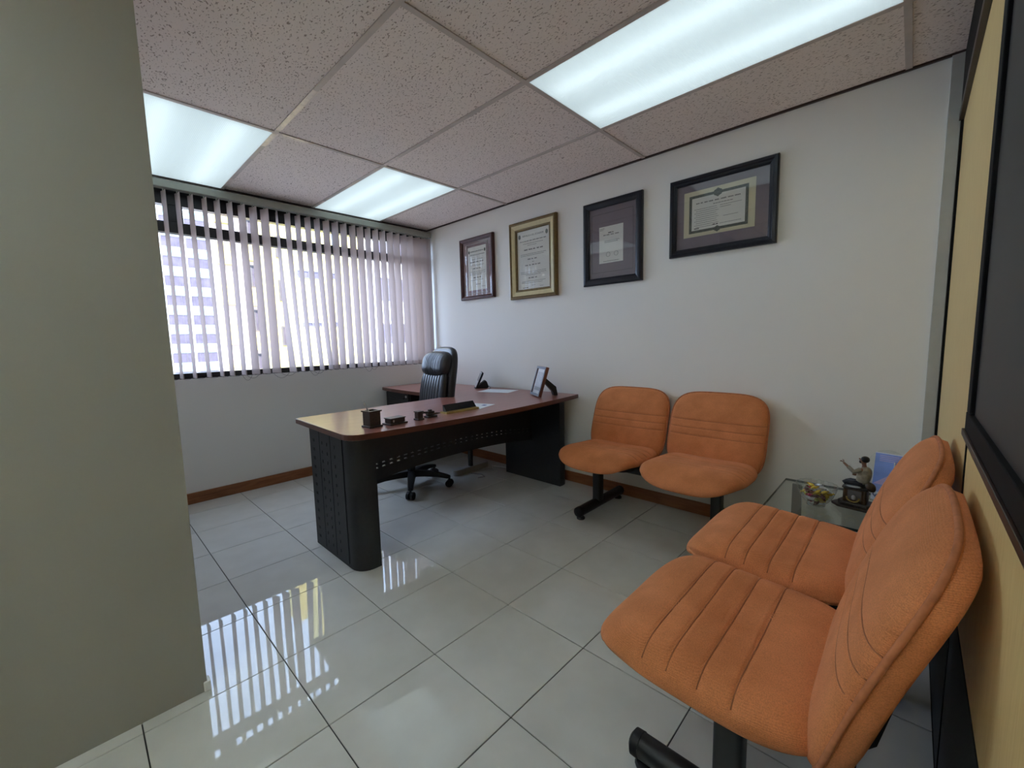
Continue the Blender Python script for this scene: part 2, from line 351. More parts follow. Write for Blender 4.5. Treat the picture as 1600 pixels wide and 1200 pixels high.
# ---- ceiling: slab above, lay-in tiles on a bar grid
ce = obj('ceiling', bx(-.3, XR + .2, YB - .2, .2, ZC + .20, ZC + .3), M_SLAB)
tag(ce, 'suspended ceiling of fissured acoustic tiles in a thin bar grid', 'ceiling', kind='structure')
GX = [-.07, 1.222, 2.513, 3.81, 4.0]; GY = [YB, -5.84, -5.18, -4.52, -3.86, -3.2, -2.535, -1.872, -1.205, -.558, 0.0]
LIGHTS = {(2, 8): 0, (0, 8): 1, (0, 6): 2, (2, 4): 3, (2, 2): 4}  # the last two are added fill panels, out of view
cache = {}
for i in range(4):
    for j in range(10):
        if (i, j) in LIGHTS: continue
        if i < 1 and GY[j + 1] < YCOL - .05: continue
        hx, hy = (GX[i + 1] - GX[i]) / 2 - .003, (GY[j + 1] - GY[j]) / 2 - .003
        loc = ((GX[i] + GX[i + 1]) / 2, (GY[j] + GY[j + 1]) / 2, ZC)
        key = (round(hx, 3), round(hy, 3))
        if key in cache: inst('ceiling_tile', cache[key], ce, loc)
        else: cache[key] = obj('ceiling_tile', bx(-hx, hx, -hy, hy, .004, .020), M_TILE, ce, loc)
BW = .012
for y in GY[1:-1]: obj('grid_bar', bx(GX[0], XR, y - BW, y + BW, ZC - .0015, ZC + .03), M_GRID, ce)
for i, x in enumerate(GX[1:-1]):
    for j in range(10): obj('grid_bar', bx(x - BW, x + BW, GY[j] + BW, GY[j + 1] - BW, ZC - .0012, ZC + .03), M_GRID, ce)
obj('shadow_gap_angle', bx(0, XR, -.014, 0, ZC - .006, ZC + .03), M_BROWNTRIM, ce)  # dark colour paints the shadow gap where ceiling meets wall
obj('shadow_gap_angle', bx(0, .022, GY[6], -.014, ZC - .006, ZC + .03), M_BROWNTRIM, ce)
# chipped bright stretches of bar
for (x0, x1, y0, y1) in ((1.26, 1.78, GY[7] - .0125, GY[7] + .0125), (1.0, 1.2, GY[7] - .0125, GY[7] + .0125), (.12, .3, GY[7] - .0125, GY[7] + .0125), (1.2095, 1.2345, -1.84, -1.70), (1.24, 1.42, GY[8] - .0125, GY[8] + .0125), (.06, .26, GY[8] - .0125, GY[8] + .0125), (.12, .2, GY[9] - .0125, GY[9] + .0125)):
    obj('bare_metal_patch', bx(x0, x1, y0, y1, ZC - .0022, ZC - .001), M_GRIDS, ce)
# ---- walls
w = tag(obj('wall_back', bx(-.25, XR + .2, 0, .15, -.08, ZC + .3), M_WALL), 'cream painted wall with four framed certificates', 'wall', kind='structure')
wl = tag(obj('wall_window', bx(-.25, 0, -3.0, 0, -.08, .945), M_WALLW), 'scuffed cream wall below the window', 'wall', kind='structure')
obj('lintel', bx(-.25, 0, -3.0, 0, 2.34, ZC + .3), M_WALL, wl)
obj('jamb', bx(-.25, 0, -3.0, -2.62, .945, 2.34), M_WALL, wl)
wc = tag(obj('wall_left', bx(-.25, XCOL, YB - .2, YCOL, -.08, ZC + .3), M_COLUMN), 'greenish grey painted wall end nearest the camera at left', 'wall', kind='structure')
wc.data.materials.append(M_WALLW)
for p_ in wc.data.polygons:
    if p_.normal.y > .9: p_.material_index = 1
obj('skirting_chip', bx(XCOL - .03, XCOL + .006, YCOL - .01, YCOL + .010, 0, .035), M_WALL, wc, bevel=.004)
tag(obj('wall_front', bx(-.25, XR + .2, YB - .2, YB, -.08, ZC + .3), M_WALL), 'plain cream wall behind the viewer', 'wall', kind='structure')
# ---- partition on the right
wr = tag(obj('wall_right', bx(XR + .02, XR + .15, YB - .2, .15, -.08, ZC + .3), M_BLACKTRIM), 'office partition of tan laminate panels with black and brown trim', 'wall', kind='structure')
YJ = -1.335
obj('panel', bx(XR, XR + .03, YJ + .012, -.020, .52, 2.085), M_TAN, wr, bevel=.002)
obj('panel', bx(XR, XR + .03, -3.4, YJ - .006, .52, .925), M_TAN, wr, bevel=.002)
obj('panel', bx(XR, XR + .03, YJ + .012, -.020, .0, .51), M_SHADEFAB, wr, bevel=.002)  # dark grey fabric tone also stands for the bench's soft shadow
obj('panel', bx(XR, XR + .03, -3.4, YJ - .006, .0, .51), M_SHADEFAB, wr, bevel=.002)
obj('panel', bx(XR, XR + .03, YB, -3.41, .0, 2.085), M_TAN, wr, bevel=.002)
obj('top_trim', bx(XR - .012, XR + .03, YB, 0, 2.115, ZC), M_BLACKTRIM, wr, bevel=.002)
obj('brown_strip', bx(XR - .016, XR + .03, YB, 0, 2.085, 2.115), M_BROWNTRIM, wr, bevel=.002)
obj('joint_strip', bx(XR - .002, XR + .03, YJ - .006, YJ + .012, 0, 2.085), M_BLACKTRIM, wr)
obj('corner_strip', bx(XR - .009, XR + .02, -.020, 0, 0, 2.115), M_BLACKTRIM, wr)
w2 = tag(obj('window_2', bx(XR + .002, XR + .018, -3.34, YJ - .07, .985, 2.03), M_DARKPANE), 'dark tinted pane in a black frame in the partition', 'window', kind='structure')
for a in ((-3.40, YJ - .006, .925, .985), (-3.40, YJ - .006, 2.03, 2.085)): obj('frame_rail', bx(XR - .007, XR + .02, *a), M_BLACKTRIM, w2, bevel=.002)
for a in ((YJ - .07, YJ - .006, .985, 2.03), (-3.40, -3.34, .985, 2.03)): obj('frame_stile', bx(XR - .006, XR + .02, *a), M_BLACKTRIM, w2, bevel=.002)
obj('sill_bead', bx(XR - .012, XR - .007, -3.40, YJ - .006, .930, .945), M_BROWNTRIM, w2, bevel=.001)
t1 = tag(obj('trim_1', bx(3.948, 3.991, -.014, 0, 0, ZC - .004), M_TRIMW, bevel=.002), 'pale grey corner strip beside the tan partition', 'trim', kind='structure')
# ---- baseboards
tag(obj('baseboard_back', bx(.012, 3.95, -.012, 0, 0, .083), M_BASE, bevel=.002), 'brown wooden skirting along the certificate wall', 'baseboard', kind='structure')
tag(obj('baseboard_window', bx(0, .012, YCOL, 0, 0, .083), M_BASE, bevel=.002), 'brown wooden skirting under the window', 'baseboard', kind='structure')
# ---- window
win = thing('window_1', 'wide black framed window with buildings outside', 'window', (0, 0, 0), kind='structure')
def fb(*a): return obj('frame_bar', bx(*a), M_FRAMEB, win, bevel=.003)
X0, X1 = -.09, -.02
fb(X0, X1 + .01, -2.62, 0, .945, .988); fb(X0, X1, -2.62, 0, 2.20, 2.34); fb(X0, X1, -2.62, 0, 2.005, 2.082)
fb(X0, X1, -2.215, -2.125, 2.082, 2.20); fb(X0, X1, -1.01, -.965, 2.082, 2.20); fb(X0, X1, -.05, 0, .988, 2.005); fb(X0, X1, -.05, 0, 2.082, 2.20); fb(X0, X1, -2.62, -2.56, .988, 2.2)
obj('frame_bead', bx(X1, X1 + .006, -2.56, -.05, 1.992, 2.005), M_SILVER, win)
for a in ((-2.56, -.05, .988, 2.005), (-2.56, -2.215, 2.082, 2.2), (-2.125, -1.01, 2.082, 2.2), (-.965, -.05, 2.082, 2.2)): obj('pane', bx(-.058, -.052, *a), M_GLASS, win)

# ================================================================== CEILING LIGHTS
M_TUBE = emit('fluorescent_tube', (.92, .98, 1.0), TUBE); M_DIFF = diffuser_mat(); M_TUBEFILL = emit('fill_light_tube', (.97, .99, .96), TUBE_FILL)
M_HOUS = mat('white_fixture_housing', (.8, .8, .8), .5, var=.03)
LL = ['large lit ceiling light panel above the framed certificates', 'lit ceiling light panel over the window near the certificate wall', 'lit ceiling light panel over the window cut off by the left wall', 'added fill light panel out of view just behind the viewer', 'added fill light panel out of view in the middle of the rear office', 'added fill light panel out of view at the far rear of the office']
for (i, j), k in LIGHTS.items():
    x0, x1, y0, y1 = GX[i] + BW, GX[i + 1] - BW, GY[j] + BW, GY[j + 1] - BW
    if i == 0: x0 = .024
    cx, cy = (x0 + x1) / 2, (y0 + y1) / 2; hx, hy = (x1 - x0) / 2, (y1 - y0) / 2
    t = thing('ceiling_light', LL[k], 'light', (cx, cy, ZC), group='recessed fluorescent ceiling lights')
    b = BM()
    box(b, -hx, hx, -hy, hy, .115, .12); box(b, -hx, -hx + .004, -hy, hy, .006, .115); box(b, hx - .004, hx, -hy, hy, .006, .115)
    box(b, -hx + .004, hx - .004, -hy, -hy + .004, .006, .115); box(b, -hx + .004, hx - .004, hy - .004, hy, .006, .115)
    obj('housing', b, M_HOUS, t)
    obj('diffuser', bx(-hx, hx, -hy, hy, .0005, .0035), M_DIFF, t)
    for s in (-.5, .5): obj('fluorescent_tube', cyl(BM(), (-hx + .03, s * hy, .065), (hx - .03, s * hy, .065), .016, n=12), M_TUBEFILL if k > 2 else M_TUBE, t, smooth=True)

# ================================================================== VERTICAL BLIND
bl = thing('vertical_blind', 'pinkish grey fabric vertical blind hanging over the window', 'blind', (.06, -1.3, 0))
obj('headrail', bx(-.03, .03, -1.25, 1.29, 2.285, 2.335), M_RAIL, bl, bevel=.004)
YS = [-2.48, -2.40, -2.318, -2.238, -2.161, -2.087, -2.005, -1.927, -1.847, -1.768, -1.689, -1.608, -1.518, -1.436, -1.356, -1.275, -1.196, -1.117, -1.037, -.96, -.875, -.8, -.723, -.644, -.569, -.488, -.413, -.332, -.257, -.179, -.104, -.055]
SL = {12: (58, 20, 8), 13: (-10, 0, 6)}
bots = []
for k, y in enumerate(YS):
    psi = R(-12 + random.uniform(-4, 4)); tw = R(random.uniform(-5, 5)); lean = random.uniform(-.006, .010)
    if k <= 8: psi += R(2); tw = R(6)
    if k in (9, 10, 11): psi -= R(10)
    if k == 12: psi = R(8); tw = R(-26); lean = .035
    if k == 13: tw = R(14); lean = .035
    if k in (14, 15, 16): lean += .03; tw += R(8)
    if k in (19, 20, 21): psi -= R(4)
    if k >= 29: psi = R(-34)
    if k == 31: psi = R(-60)
    zt, zb = 2.272, .955; b = BM(); rows = []
    NR, NW = 14, 6
    for r_ in range(NR + 1):
        q = r_ / NR; z = zt + (zb - zt) * q; a = psi + tw * q; cy = y + 1.3 + lean * q * q
        ring = []
        for i in range(NW + 1):
            s = (i / NW - .5) * .087; bow = .0035 * (1 - (2 * i / NW - 1) ** 2)
            ring.append(b.verts.new((-math.cos(a) * s + math.sin(a) * bow, cy + math.sin(a) * s + math.cos(a) * bow, z)))
        rows.append(ring)
    for A, Bq in zip(rows, rows[1:]):
        for i in range(NW): b.faces.new((A[i], A[i + 1], Bq[i + 1], Bq[i]))
    sl = obj('slat', b, M_SLAT, bl, smooth='all')
    a = psi + tw; cy = y + 1.3 + lean
    dv = Vector((-math.cos(a), math.sin(a), 0)); nv = Vector((math.sin(a), math.cos(a), 0))
    c = Vector((0, cy, zb + .018)); bw = BM()
    pr = [c + dv * .0435 * sx + nv * (.003 * sy + .002) + Vector((0, 0, .02 * sz)) for sx in (-1, 1) for sy in (-1, 1) for sz in (-1, 1)]
    vs = [bw.verts.new(p) for p in pr]
    for f in ((0, 1, 3, 2), (4, 6, 7, 5), (0, 4, 5, 1), (2, 3, 7, 6), (0, 2, 6, 4), (1, 5, 7, 3)): bw.faces.new([vs[i] for i in f])
    obj('weight_pocket', bw, M_SLAT, sl)
    hk = BM(); box(hk, -.006, .006, y + 1.3 - .003, y + 1.3 + .003, 2.268, 2.288); obj('hook', hk, M_RAIL, sl)
    bots.append((c - dv * .04, c + dv * .04))
for k in range(len(bots) - 1):
    for side in (0, 1):
        p, q = bots[k][side], bots[k + 1][side]
        sag = .006 if side == 0 else .012
        if k in (8, 11, 14, 21): sag = .03 + .02 * side
        pts = [p.lerp(q, i / 8) + Vector((0, 0, -.018 - sag * 4 * (i / 8) * (1 - i / 8))) for i in range(9)]
        if side == 1 or k in (8, 11, 14, 21): obj('bead_chain', tube(BM(), pts, .0013, 5), M_CHAIN, bl)
obj('pull_cord', tube(BM(), [(.03, 1.262, 2.29), (.032, 1.264, 1.7), (.034, 1.268, 1.05)], .002, 6), M_CORD, bl)
obj('pull_cord', tube(BM(), [(.03, 1.278, 2.29), (.034, 1.276, 1.7), (.036, 1.270, 1.05)], .002, 6), M_CORD, bl)
obj('cord_weight', cyl(BM(), (.035, 1.269, 1.06), (.035, 1.269, 1.0), .008, .011, 12), M_RAIL, bl, smooth=True)

# ================================================================== BUILDINGS OUTSIDE
M_YEL = mat('pale_yellow_render', (.62, .51, .17), .9, var=.06, vscale=.6)
M_PINK = mat('pale_pink_render', (.58, .46, .43), .9, var=.05, vscale=.6)
M_WHT = mat('white_render', (.64, .62, .63), .9, var=.05, vscale=.5)
M_CYAN = mat('pale_aqua_spandrel', (.26, .47, .48), .7, var=.05, vscale=.5)
M_WIN = mat('hazy_window_glass', (.12, .105, .14), .5, var=.35, vscale=.9)
M_WIN.node_tree.nodes['Principled BSDF'].inputs['Specular IOR Level'].default_value = .15
M_WFR = mat('grey_window_surround', (.11, .10, .11), .7, var=.2, vscale=2)
M_GROUND = mat('street_asphalt', (.2, .2, .2), .9, var=.3, vscale=.2)
gnd = tag(obj('street_ground', bx(-140, -8, -60, 90, -26, -25), M_GROUND), 'street far below the window', 'street', kind='structure')
def building(name, label, X, y0, y1, m, top, depth=12):
    t = thing(name, label, 'building', (X, (y0 + y1) / 2, -25), group='buildings outside the window')
    obj('facade', bx(-depth, 0, (y0 - y1) / 2, (y1 - y0) / 2, 0, top + 25), m, t)
    return t
def bwin(t, y0, y1, z0, z1, n=2, fr=.08, glass=None):
    """window with surround, panes and mullions, in world y/z on facade t"""
    oy, oz = t.location.y, t.location.z; y0 -= oy; y1 -= oy; z0 -= oz; z1 -= oz
    b = BM()
    box(b, 0, .06, y0, y1, z1 - fr, z1); box(b, 0, .06, y0, y1, z0, z0 + fr)
    wd = (y1 - y0 - fr) / n
    for k in range(n + 1): box(b, 0, .06, y0 + k * wd, y0 + k * wd + fr, z0 + fr, z1 - fr)
    f = obj('window', b, M_WFR, t)
    for k in range(n): obj('pane', bx(0, .02, y0 + k * wd + fr, y0 + (k + 1) * wd, z0 + fr, z1 - fr), glass or M_WIN, f)
# far tower with aqua bands
A = building('tower_block', 'distant white tower block with pale aqua spandrel bands', -78, 4.14, 15.05, M_WHT, 24, 14)
ya, yb = A.location.y, A.location.z
zrow0 = 14.28
yL = 4.84; yR = 13.92
for k in range(-6, 6):
    z = zrow0 + k * 2.93
    if z + 1.4 > 23: continue
    wd = (yR - yL) / 3
    for q in range(3):
        bwin(A, yL + q * wd + .15, yL + (q + 1) * wd - .15, z - .75, z + .75, 3, .07)
        obj('spandrel', bx(0, .15, yL + q * wd + .25 - ya, yL + (q + 1) * wd - .25 - ya, z + .85 - yb, z + 2.05 - yb), M_CYAN, A)
# stepped apartment building, pieces stepping back to the left
B1 = building('apartment_building', 'pale yellow apartment building with narrow slit windows', -21, 5.97, 10.31, M_YEL, 17, 1.2)
for (a, b_, za, zb_) in ((6.25, 7.5, 4.91, 5.33), (8.13, 8.69, 4.99, 5.34), (6.39, 7.44, 2.21, 2.46), (8.06, 8.66, 2.22, 2.51), (6.15, 7.37, 7.62, 8.11), (8.0, 8.62, 7.8, 8.19), (6.47, 7.42, -0.67, -0.48)):
    bwin(B1, a, b_, za, zb_, 2 if b_ - a > .9 else 1, .06)
B2 = building('apartment_building', 'pale yellow building wing with louvred windows beside the slit windows', -24.4, 5.86, 9.08, M_YEL, 17, 1.2)
for (a, b_, za, zb_) in ((6.37, 7.13, 3.92, 5.18), (6.35, 7.11, 1.18, 2.37), (6.35, 7.1, 6.52, 7.8)):
    bwin(B2, a, b_, za, zb_, 2, .1)
B3 = building('apartment_building', 'pinkish building wing with yellow balcony parapets', -29, 5.69, 9.37, M_PINK, 17, 1.2)
for r_ in range(-1, 5):
    z0 = 3.86 - 3.05 + r_ * 3.0 - 1.6
    for (a, b_) in ((5.96, 6.46), (6.58, 6.98)):
        bwin(B3, a, b_, z0, z0 + 1.45, 2, .08)
    a, b_ = 5.81 - B3.location.y, 6.78 - B3.location.y
    obj('parapet', bx(0, .5, a, b_, z0 - 1.3 + 25, z0 - .1 + 25), M_YEL, B3)
B4 = building('apartment_building', 'pale building wing stepping back beside the tower block', -34, 5.27, 9.22, M_PINK, 17, 1.5)
for r_ in range(-1, 5):
    z0 = 4.19 - 3.05 + r_ * 3.0 - 1.6
    bwin(B4, 6.55, 6.90, z0, z0 + 1.5, 1, .08)
    a, b_ = 5.39 - B4.location.y, 6.30 - B4.location.y
    obj('parapet', bx(0, .4, a, b_, z0 - 1.2 + 25, z0 + .4 + 25), M_YEL, B4)
B5 = building('apartment_building', 'white building with shuttered windows at the right of the window view', -26, 13.25, 25.27, M_WHT, 17, 8)
for (a, b_, za, zb_) in ((13.98, 16.22, 4.44, 6.22), (13.94, 16.14, 1.16, 2.71), (14.03, 16.25, 7.9, 9.66)):
    bwin(B5, a, b_, za, zb_, 3, .1)

# ================================================================== DESK
dk = thing('desk', 'cherry topped L shaped desk on black slotted metal panels', 'desk', (1.6, -.95, 0))
def L(pts): return [(x - 1.6, y + .95) for x, y in pts]
def bez(p, q, r_, n=8): return [tuple((1 - t) ** 2 * p[i] + 2 * t * (1 - t) * q[i] + t * t * r_[i] for i in (0, 1)) for t in [k / n for k in range(n + 1)]]
front = []
for k in range(21):
    y = -1.80 + k * (1.78 / 20); q = (y + .93) / .87; front.append((2.042 - .055 * q * q - .008 * max(0, -q) ** 2, y))
poly = bez((1.87, -1.905), (1.972, -1.905), front[0], 6)[:-1] + front
poly += [(.03, -.02), (.03, -.645)] + [(.25, -.672), (.5, -.685), (.8, -.688), (1.02, -.70)] + bez((1.08, -.71), (1.2, -.74), (1.2, -.86), 6) + [(1.2, -1.865), (1.215, -1.885)]
b = prism(BM(), L(poly), .707, .737)
top = obj('desktop', b, [M_CHERRY, M_CHERRYE], dk, bevel=.004, seg=2)
for p in top.data.polygons:
    if abs(p.normal.z) < .8: p.material_index = 1
# left leg panel with slotted plates
lp = rrect(1.375, 1.91, -1.868, -1.745, .085, 8, (0, 0, 0, 1))
leg = obj('leg_panel', prism(BM(), L(lp), .0, .707), M_BLKDESK, dk, smooth=True)
def plate(xa, xb, cols, parent, y, flip):
    us = [xa]; hol = set(); ci = []
    for c in cols: us += [c - .004, c + .004]; ci.append(len(us) - 2)
    us.append(xb); vs = [.02]; ri = []
    n = 12
    for k in range(n): z = .055 + k * .052; vs += [z, z + .018]; ri.append(len(vs) - 2)
    vs.append(.70)
    hol = {(i, j) for i in ci for j in ri}
    return obj('slotted_plate', sheet(BM(), us, vs, hol, .003, lambda u, v, w_: (u - 1.6, y + flip * w_ + .95, v)), M_BLKDESK, parent)
plate(1.39, 1.515, [1.43, 1.445], leg, -1.8685, -1); plate(1.521, 1.655, [1.553, 1.615], leg, -1.8685, -1); plate(1.661, 1.80, [1.71], leg, -1.8685, -1)
rp = rrect(1.30, 1.905, -.172, -.05, .085, 8, (1, 0, 0, 0))
leg2 = obj('leg_panel', prism(BM(), L(rp), .0, .707), M_BLKDESK, dk, smooth=True)
# modesty panel with slots
us = [-1.745]; ci = []
for k in range(30): y = -1.70 + k * .0505; us += [y, y + .024]; ci.append(len(us) - 2)
us.append(-.172); vs = [.34, .412, .420, .436, .444, .707]
hol = {(i, j) for i in ci for j in (1, 3)}
arch = lambda y: .052 * max(0, 1 - ((y + .96) / .80) ** 2)
obj('modesty_panel', sheet(BM(), us, vs, hol, .012, lambda u, v, w_: (1.60 + w_ - 1.6, u + .95, v + (arch(u) if v < .5 else 0))), M_BLKDESK, dk)
# drawer pedestal under the return
pe = obj('pedestal', bx(.05 - 1.6, .47 - 1.6, -.60 + .95, -.08 + .95, .06, .707), M_BLKDESK, dk, bevel=.004)
for z0, z1 in ((.545, .695), (.385, .535), (.075, .375)):
    dr = obj('drawer', bx(.058 - 1.6, .462 - 1.6, -.618 + .95, -.601 + .95, z0, z1), M_BLKDESK, pe, bevel=.004)
    obj('handle', bx(.13 - 1.6, .39 - 1.6, -.626 + .95, -.618 + .95, z1 - .06, z1 - .042), M_BLK, dr, bevel=.003)
    if z0 > .5: obj('lock', cyl(BM(), (.425 - 1.6, -.625 + .95, z1 - .03), (.425 - 1.6, -.617 + .95, z1 - .03), .011), M_SILVER, dr, smooth=True)
for q in ((.09, -.55), (.43, -.55), (.09, -.13), (.43, -.13)): obj('pedestal_foot', cyl(BM(), (q[0] - 1.6, q[1] + .95, 0), (q[0] - 1.6, q[1] + .95, .06), .018), M_RUB, pe, smooth=True)
sg = obj('support_leg', cyl(BM(), (1.03 - 1.6, -.36 + .95, .05), (1.03 - 1.6, -.36 + .95, .707), .022), M_BLK, dk, smooth=True)
obj('foot', prism(BM(), L(rrect(1.0, 1.06, -.56, -.16, .025, 4)), 0, .05), M_GREYPL, sg, bevel=.008)

# ================================================================== OFFICE CHAIR (faces the open side of the desk)
oc = thing('office_chair', 'black leather high back executive chair behind the desk', 'office chair', (.955, -.935, 0), R(-11))
for k in range(5):
    a = R(-24 + 72 * k); d = Vector((math.cos(a), math.sin(a), 0)); n_ = Vector((-d.y, d.x, 0))
    b = BM(); rings = []
    for s, hw, zt, zb in ((.03, .034, .135, .085), (.12, .03, .132, .088), (.22, .026, .118, .085), (.30, .022, .098, .072), (.325, .018, .09, .07)):
        rings.append([b.verts.new(d * s + n_ * hw * e + Vector((0, 0, z))) for e, z in ((-1, zb), (1, zb), (.7, zt), (-.7, zt))])
    for A_, B_ in zip(rings, rings[1:]):
        for i in range(4): b.faces.new((A_[i], A_[(i + 1) % 4], B_[(i + 1) % 4], B_[i]))
    b.faces.new(rings[0]); b.faces.new(rings[-1][::-1])
    lg = obj('star_leg', b, M_RUB, oc, smooth=True)
    c = d * .318; w_ = n_ if k % 2 else (n_ + d * .5).normalized()
    bb = BM()
    for s in (-1, 1): cyl(bb, c + w_ * s * .008 + Vector((0, 0, .029)), c + w_ * s * .028 + Vector((0, 0, .029)), .029, n=18)
    cyl(bb, c + Vector((0, 0, .03)), c + Vector((0, 0, .08)), .009, n=10)
    obj('caster', bb, M_RUB, lg, smooth=True)
obj('gas_column', cyl(cyl(BM(), (0, 0, .07), (0, 0, .24), .034, n=18), (0, 0, .24), (0, 0, .40), .022, n=18), M_BLK, oc, smooth=True)
obj('tilt_mechanism', bx(-.09, .09, -.10, .13, .385, .425), M_BLK, oc, bevel=.01)
obj('seat', cushion(BM(), .255, .255, .055, 5, 2.6, 30, 30, lambda x, y, z, t: (x, y - .02, .475 + z - (.10 * max(0, (-y - .16) / .1) ** 2 * .35))), M_LEATH, oc, smooth='all')
for s in (-1, 1):
    ar = obj('armrest', cushion(BM(), .032, .11, .018, 4, 2.6, 12, 24, lambda x, y, z, t: (x + s * .285, y + .02,   .612 + z)), M_RUB, oc, smooth='all')
    obj('arm_support', tube(BM(), [(s * .23, .02, .41), (s * .285, .03, .43), (s * .295, .05, .50), (s * .285, .06, .60)], .018, 10), M_RUB, ar, smooth=True)
def backmap(x, y, z, t):     # x width, y along height (-.30...30), z thickness (front = -y world)
    h = y + .30; yy = .215 + .10 * h + .10 * h * h + .45 * x * x * -.5
    return (x * (1 - .10 * max(0, h - .30)), yy - z, .475 + h)
def ribs(x, y, z, t):
    gpos = abs(((x / .047) % 1) - .5); d = .008 * math.exp(-(gpos / .11) ** 2) if t and abs(x) < .19 and abs(y) < .25 else 0
    return backmap(x, y, z - d, t)
obj('back_shell', cushion(BM(), .255, .33, .05, 4, 3, 30, 40, lambda x, y, z, t: (lambda q: (q[0], q[1] + .035, q[2]))(backmap(x, y + .03, z, t))), M_LEATH, oc, smooth='all')
obj('backrest', cushion(BM(), .225, .255, .052, 4.5, 2.6, 120, 30, lambda x, y, z, t: ribs(x, y - .06, z + .02, t)), M_LEATH, oc, smooth='all')
def headmap(x, y, z, t):
    h = y + .52; wr_ = .0035 * math.sin(x * 260 + 1.3 * math.sin(x * 90)) * math.exp(-(x / .13) ** 2) if t else 0
    return (x, .215 + .10 * h + .10 * h * h - .30 * x * x - z - .018 - wr_, .475 + h)
obj('headrest', cushion(BM(), .225, .105, .082, 3.2, 2.2, 90, 40, headmap), M_LEATH, oc, smooth='all')

# ================================================================== BEAM SEATS
def seam(v, pos, dep, sig): return sum(dep * math.exp(-((v - p) / sig) ** 2) for p in pos)
def seatmap(x, y, z, t):
    # y: front negative
    d = seam(y, (-.10, -.045, .02, .085), .0040, .0045) if t else 0
    zz = .417 + z - d * (1 if z > .01 else 0)
    zz += -.16 * (y + .0) * .28                              # rises to the front
    f_ = max(0, -y - .13); zz -= 2.7 * f_ * f_          # waterfall lip
    zz += .22 * x * x - 3.2 * max(0, abs(x) - .20) ** 2 - .018 * math.exp(-((y - .06) / .12) ** 2) * (1 - (x / .28) ** 2) * t
    return (x, y - .402, zz)
def backm(x, y, z, t):
    # y: height coordinate, z: thickness towards the front
    d = seam(y, (-.018, .024, .068), .0035, .0045) if t and z > .01 else 0
    h = (y + .225) / .45
    yy = -.182 + .160 * h - .10 * x * x - .012 * math.sin(h * math.pi)
    return (x, yy - (z - d), .350 + h * .470)
def outline(a, b, n, N=80):
    o = []
    for k in range(N):
        t = 2 * math.pi * k / N; c, s = math.cos(t), math.sin(t)
        r_ = 1 / ((abs(c) ** n + abs(s) ** n) ** (1 / n)); o.append((a * c * r_, b * s * r_))
    return o
bench = thing('beam_seat', 'two seat orange fabric bench against the certificate wall', 'bench', (2.76, 0, 0), 0, 'orange two seat benches')
bm_beam = obj('beam', bx(-.42, .42, -.40, -.34, .315, .365), M_BLK, bench, bevel=.006)
for sx in (-1, 1):
    cx = sx * .289
    s_ = obj('seat', cushion(BM(), .278, .272, .060, 3.6, 2.3, 50, 150, seatmap), M_ORANGE, bench, (cx, 0, 0), smooth='all')
    for yy_ in (-.10, -.045, .02, .085):
        pts = []
        for k in range(41):
            x_ = -.2775 + .555 * k / 40; rho = ((abs(x_) / .278) ** 3.6 + (abs(yy_) / .272) ** 3.6) ** (1 / 3.6)
            if rho > .995: continue
            pts.append(seatmap(x_, yy_, .060 * max(0, 1 - rho ** 2.3) ** (1 / 2.3), 1))
        obj('seam', tube(BM(), [(p[0], p[1], p[2] + .0006) for p in pts], .0015, 6), M_SEAM, s_, smooth='all')
    obj('seat_pan', prism(BM(), rrect(-.19, .19, -.50, -.20, .08), .340, .362), M_RUB, s_, bevel=.004)
    bk = obj('backrest', cushion(BM(), .278, .225, .056, 4.2, 2.6, 50, 150, lambda x, y, z, t: backm(x, y, z if z > 0 else z * .35, t)), M_ORANGE, bench, (cx, 0, 0), smooth='all')
    for yy_ in (-.018, .024, .068):
        pts = []
        for k in range(41):
            x_ = -.2765 + .553 * k / 40; rho = ((abs(x_) / .278) ** 4.2 + (abs(yy_) / .225) ** 4.2) ** (1 / 4.2)
            pts.append(backm(x_, yy_, .056 * max(0, 1 - rho ** 2.6) ** (1 / 2.6), 1))
        obj('seam', tube(BM(), [(p[0], p[1] - .0006, p[2]) for p in pts], .0013, 6), M_SEAM, bk, smooth='all')
    obj('piping', tube(BM(), [backm(x, y, .004, 0) for x, y in outline(.279, .226, 4.2, 96)], .0055, 8, True), M_PIPE, bk, smooth='all')
    obj('back_shell', cushion(BM(), .276, .223, .045, 4.2, 4, 30, 40, lambda x, y, z, t: (lambda q: (q[0], min(q[1] + .004, -.006), q[2]))(backm(x, y, z * (.3 if z > 0 else 1), 0))), M_ORANGE, bk, smooth='all')
    for q in (-.12, .12): obj('bracket', tube(BM(), [(q, -.40, .34), (q, -.16, .345), (q, -.115, .40), (q, -.07, .60)], .011, 8), M_BLK, bk, smooth=True)
    px = sx * .386
    p_ = obj('post', prism(BM(), rrect(px - .028, px + .028, -.392, -.328, .012, 4), .06, .34), M_BLK, bench, smooth=True)
    fb_ = obj('foot_bar', cyl(BM(), (px, -.60, .052), (px, -.06, .052), .032, n=20), M_BLK, bench, smooth=True)
    for y in (-.60, -.06):
        s2 = -1 if y < -.3 else 1
        obj('end_cap', lathe(BM(), [(.0, .012), (.02, .010), (.033, .002), (.034, -.02), (0, -.02)], 20), M_RUB, fb_, (px, y, .052), (R(90) if s2 < 0 else R(-90), 0, 0), smooth=True)
        obj('glide', lathe(BM(), [(0, 0), (.026, 0), (.028, .006), (.024, .014), (.012, .018), (.012, .035), (0, .035)], 20), M_RUB, fb_, (px, y - s2 * .03, 0), smooth=True)
bench2 = copy_tree(bench); bench2.location = (3.992, -1.41, 0); bench2.scale = (1, 1, 1.04); bench2.rotation_euler = (0, 0, R(-90))
bench2['label'] = 'two seat orange fabric bench nearest the camera against the tan partition'

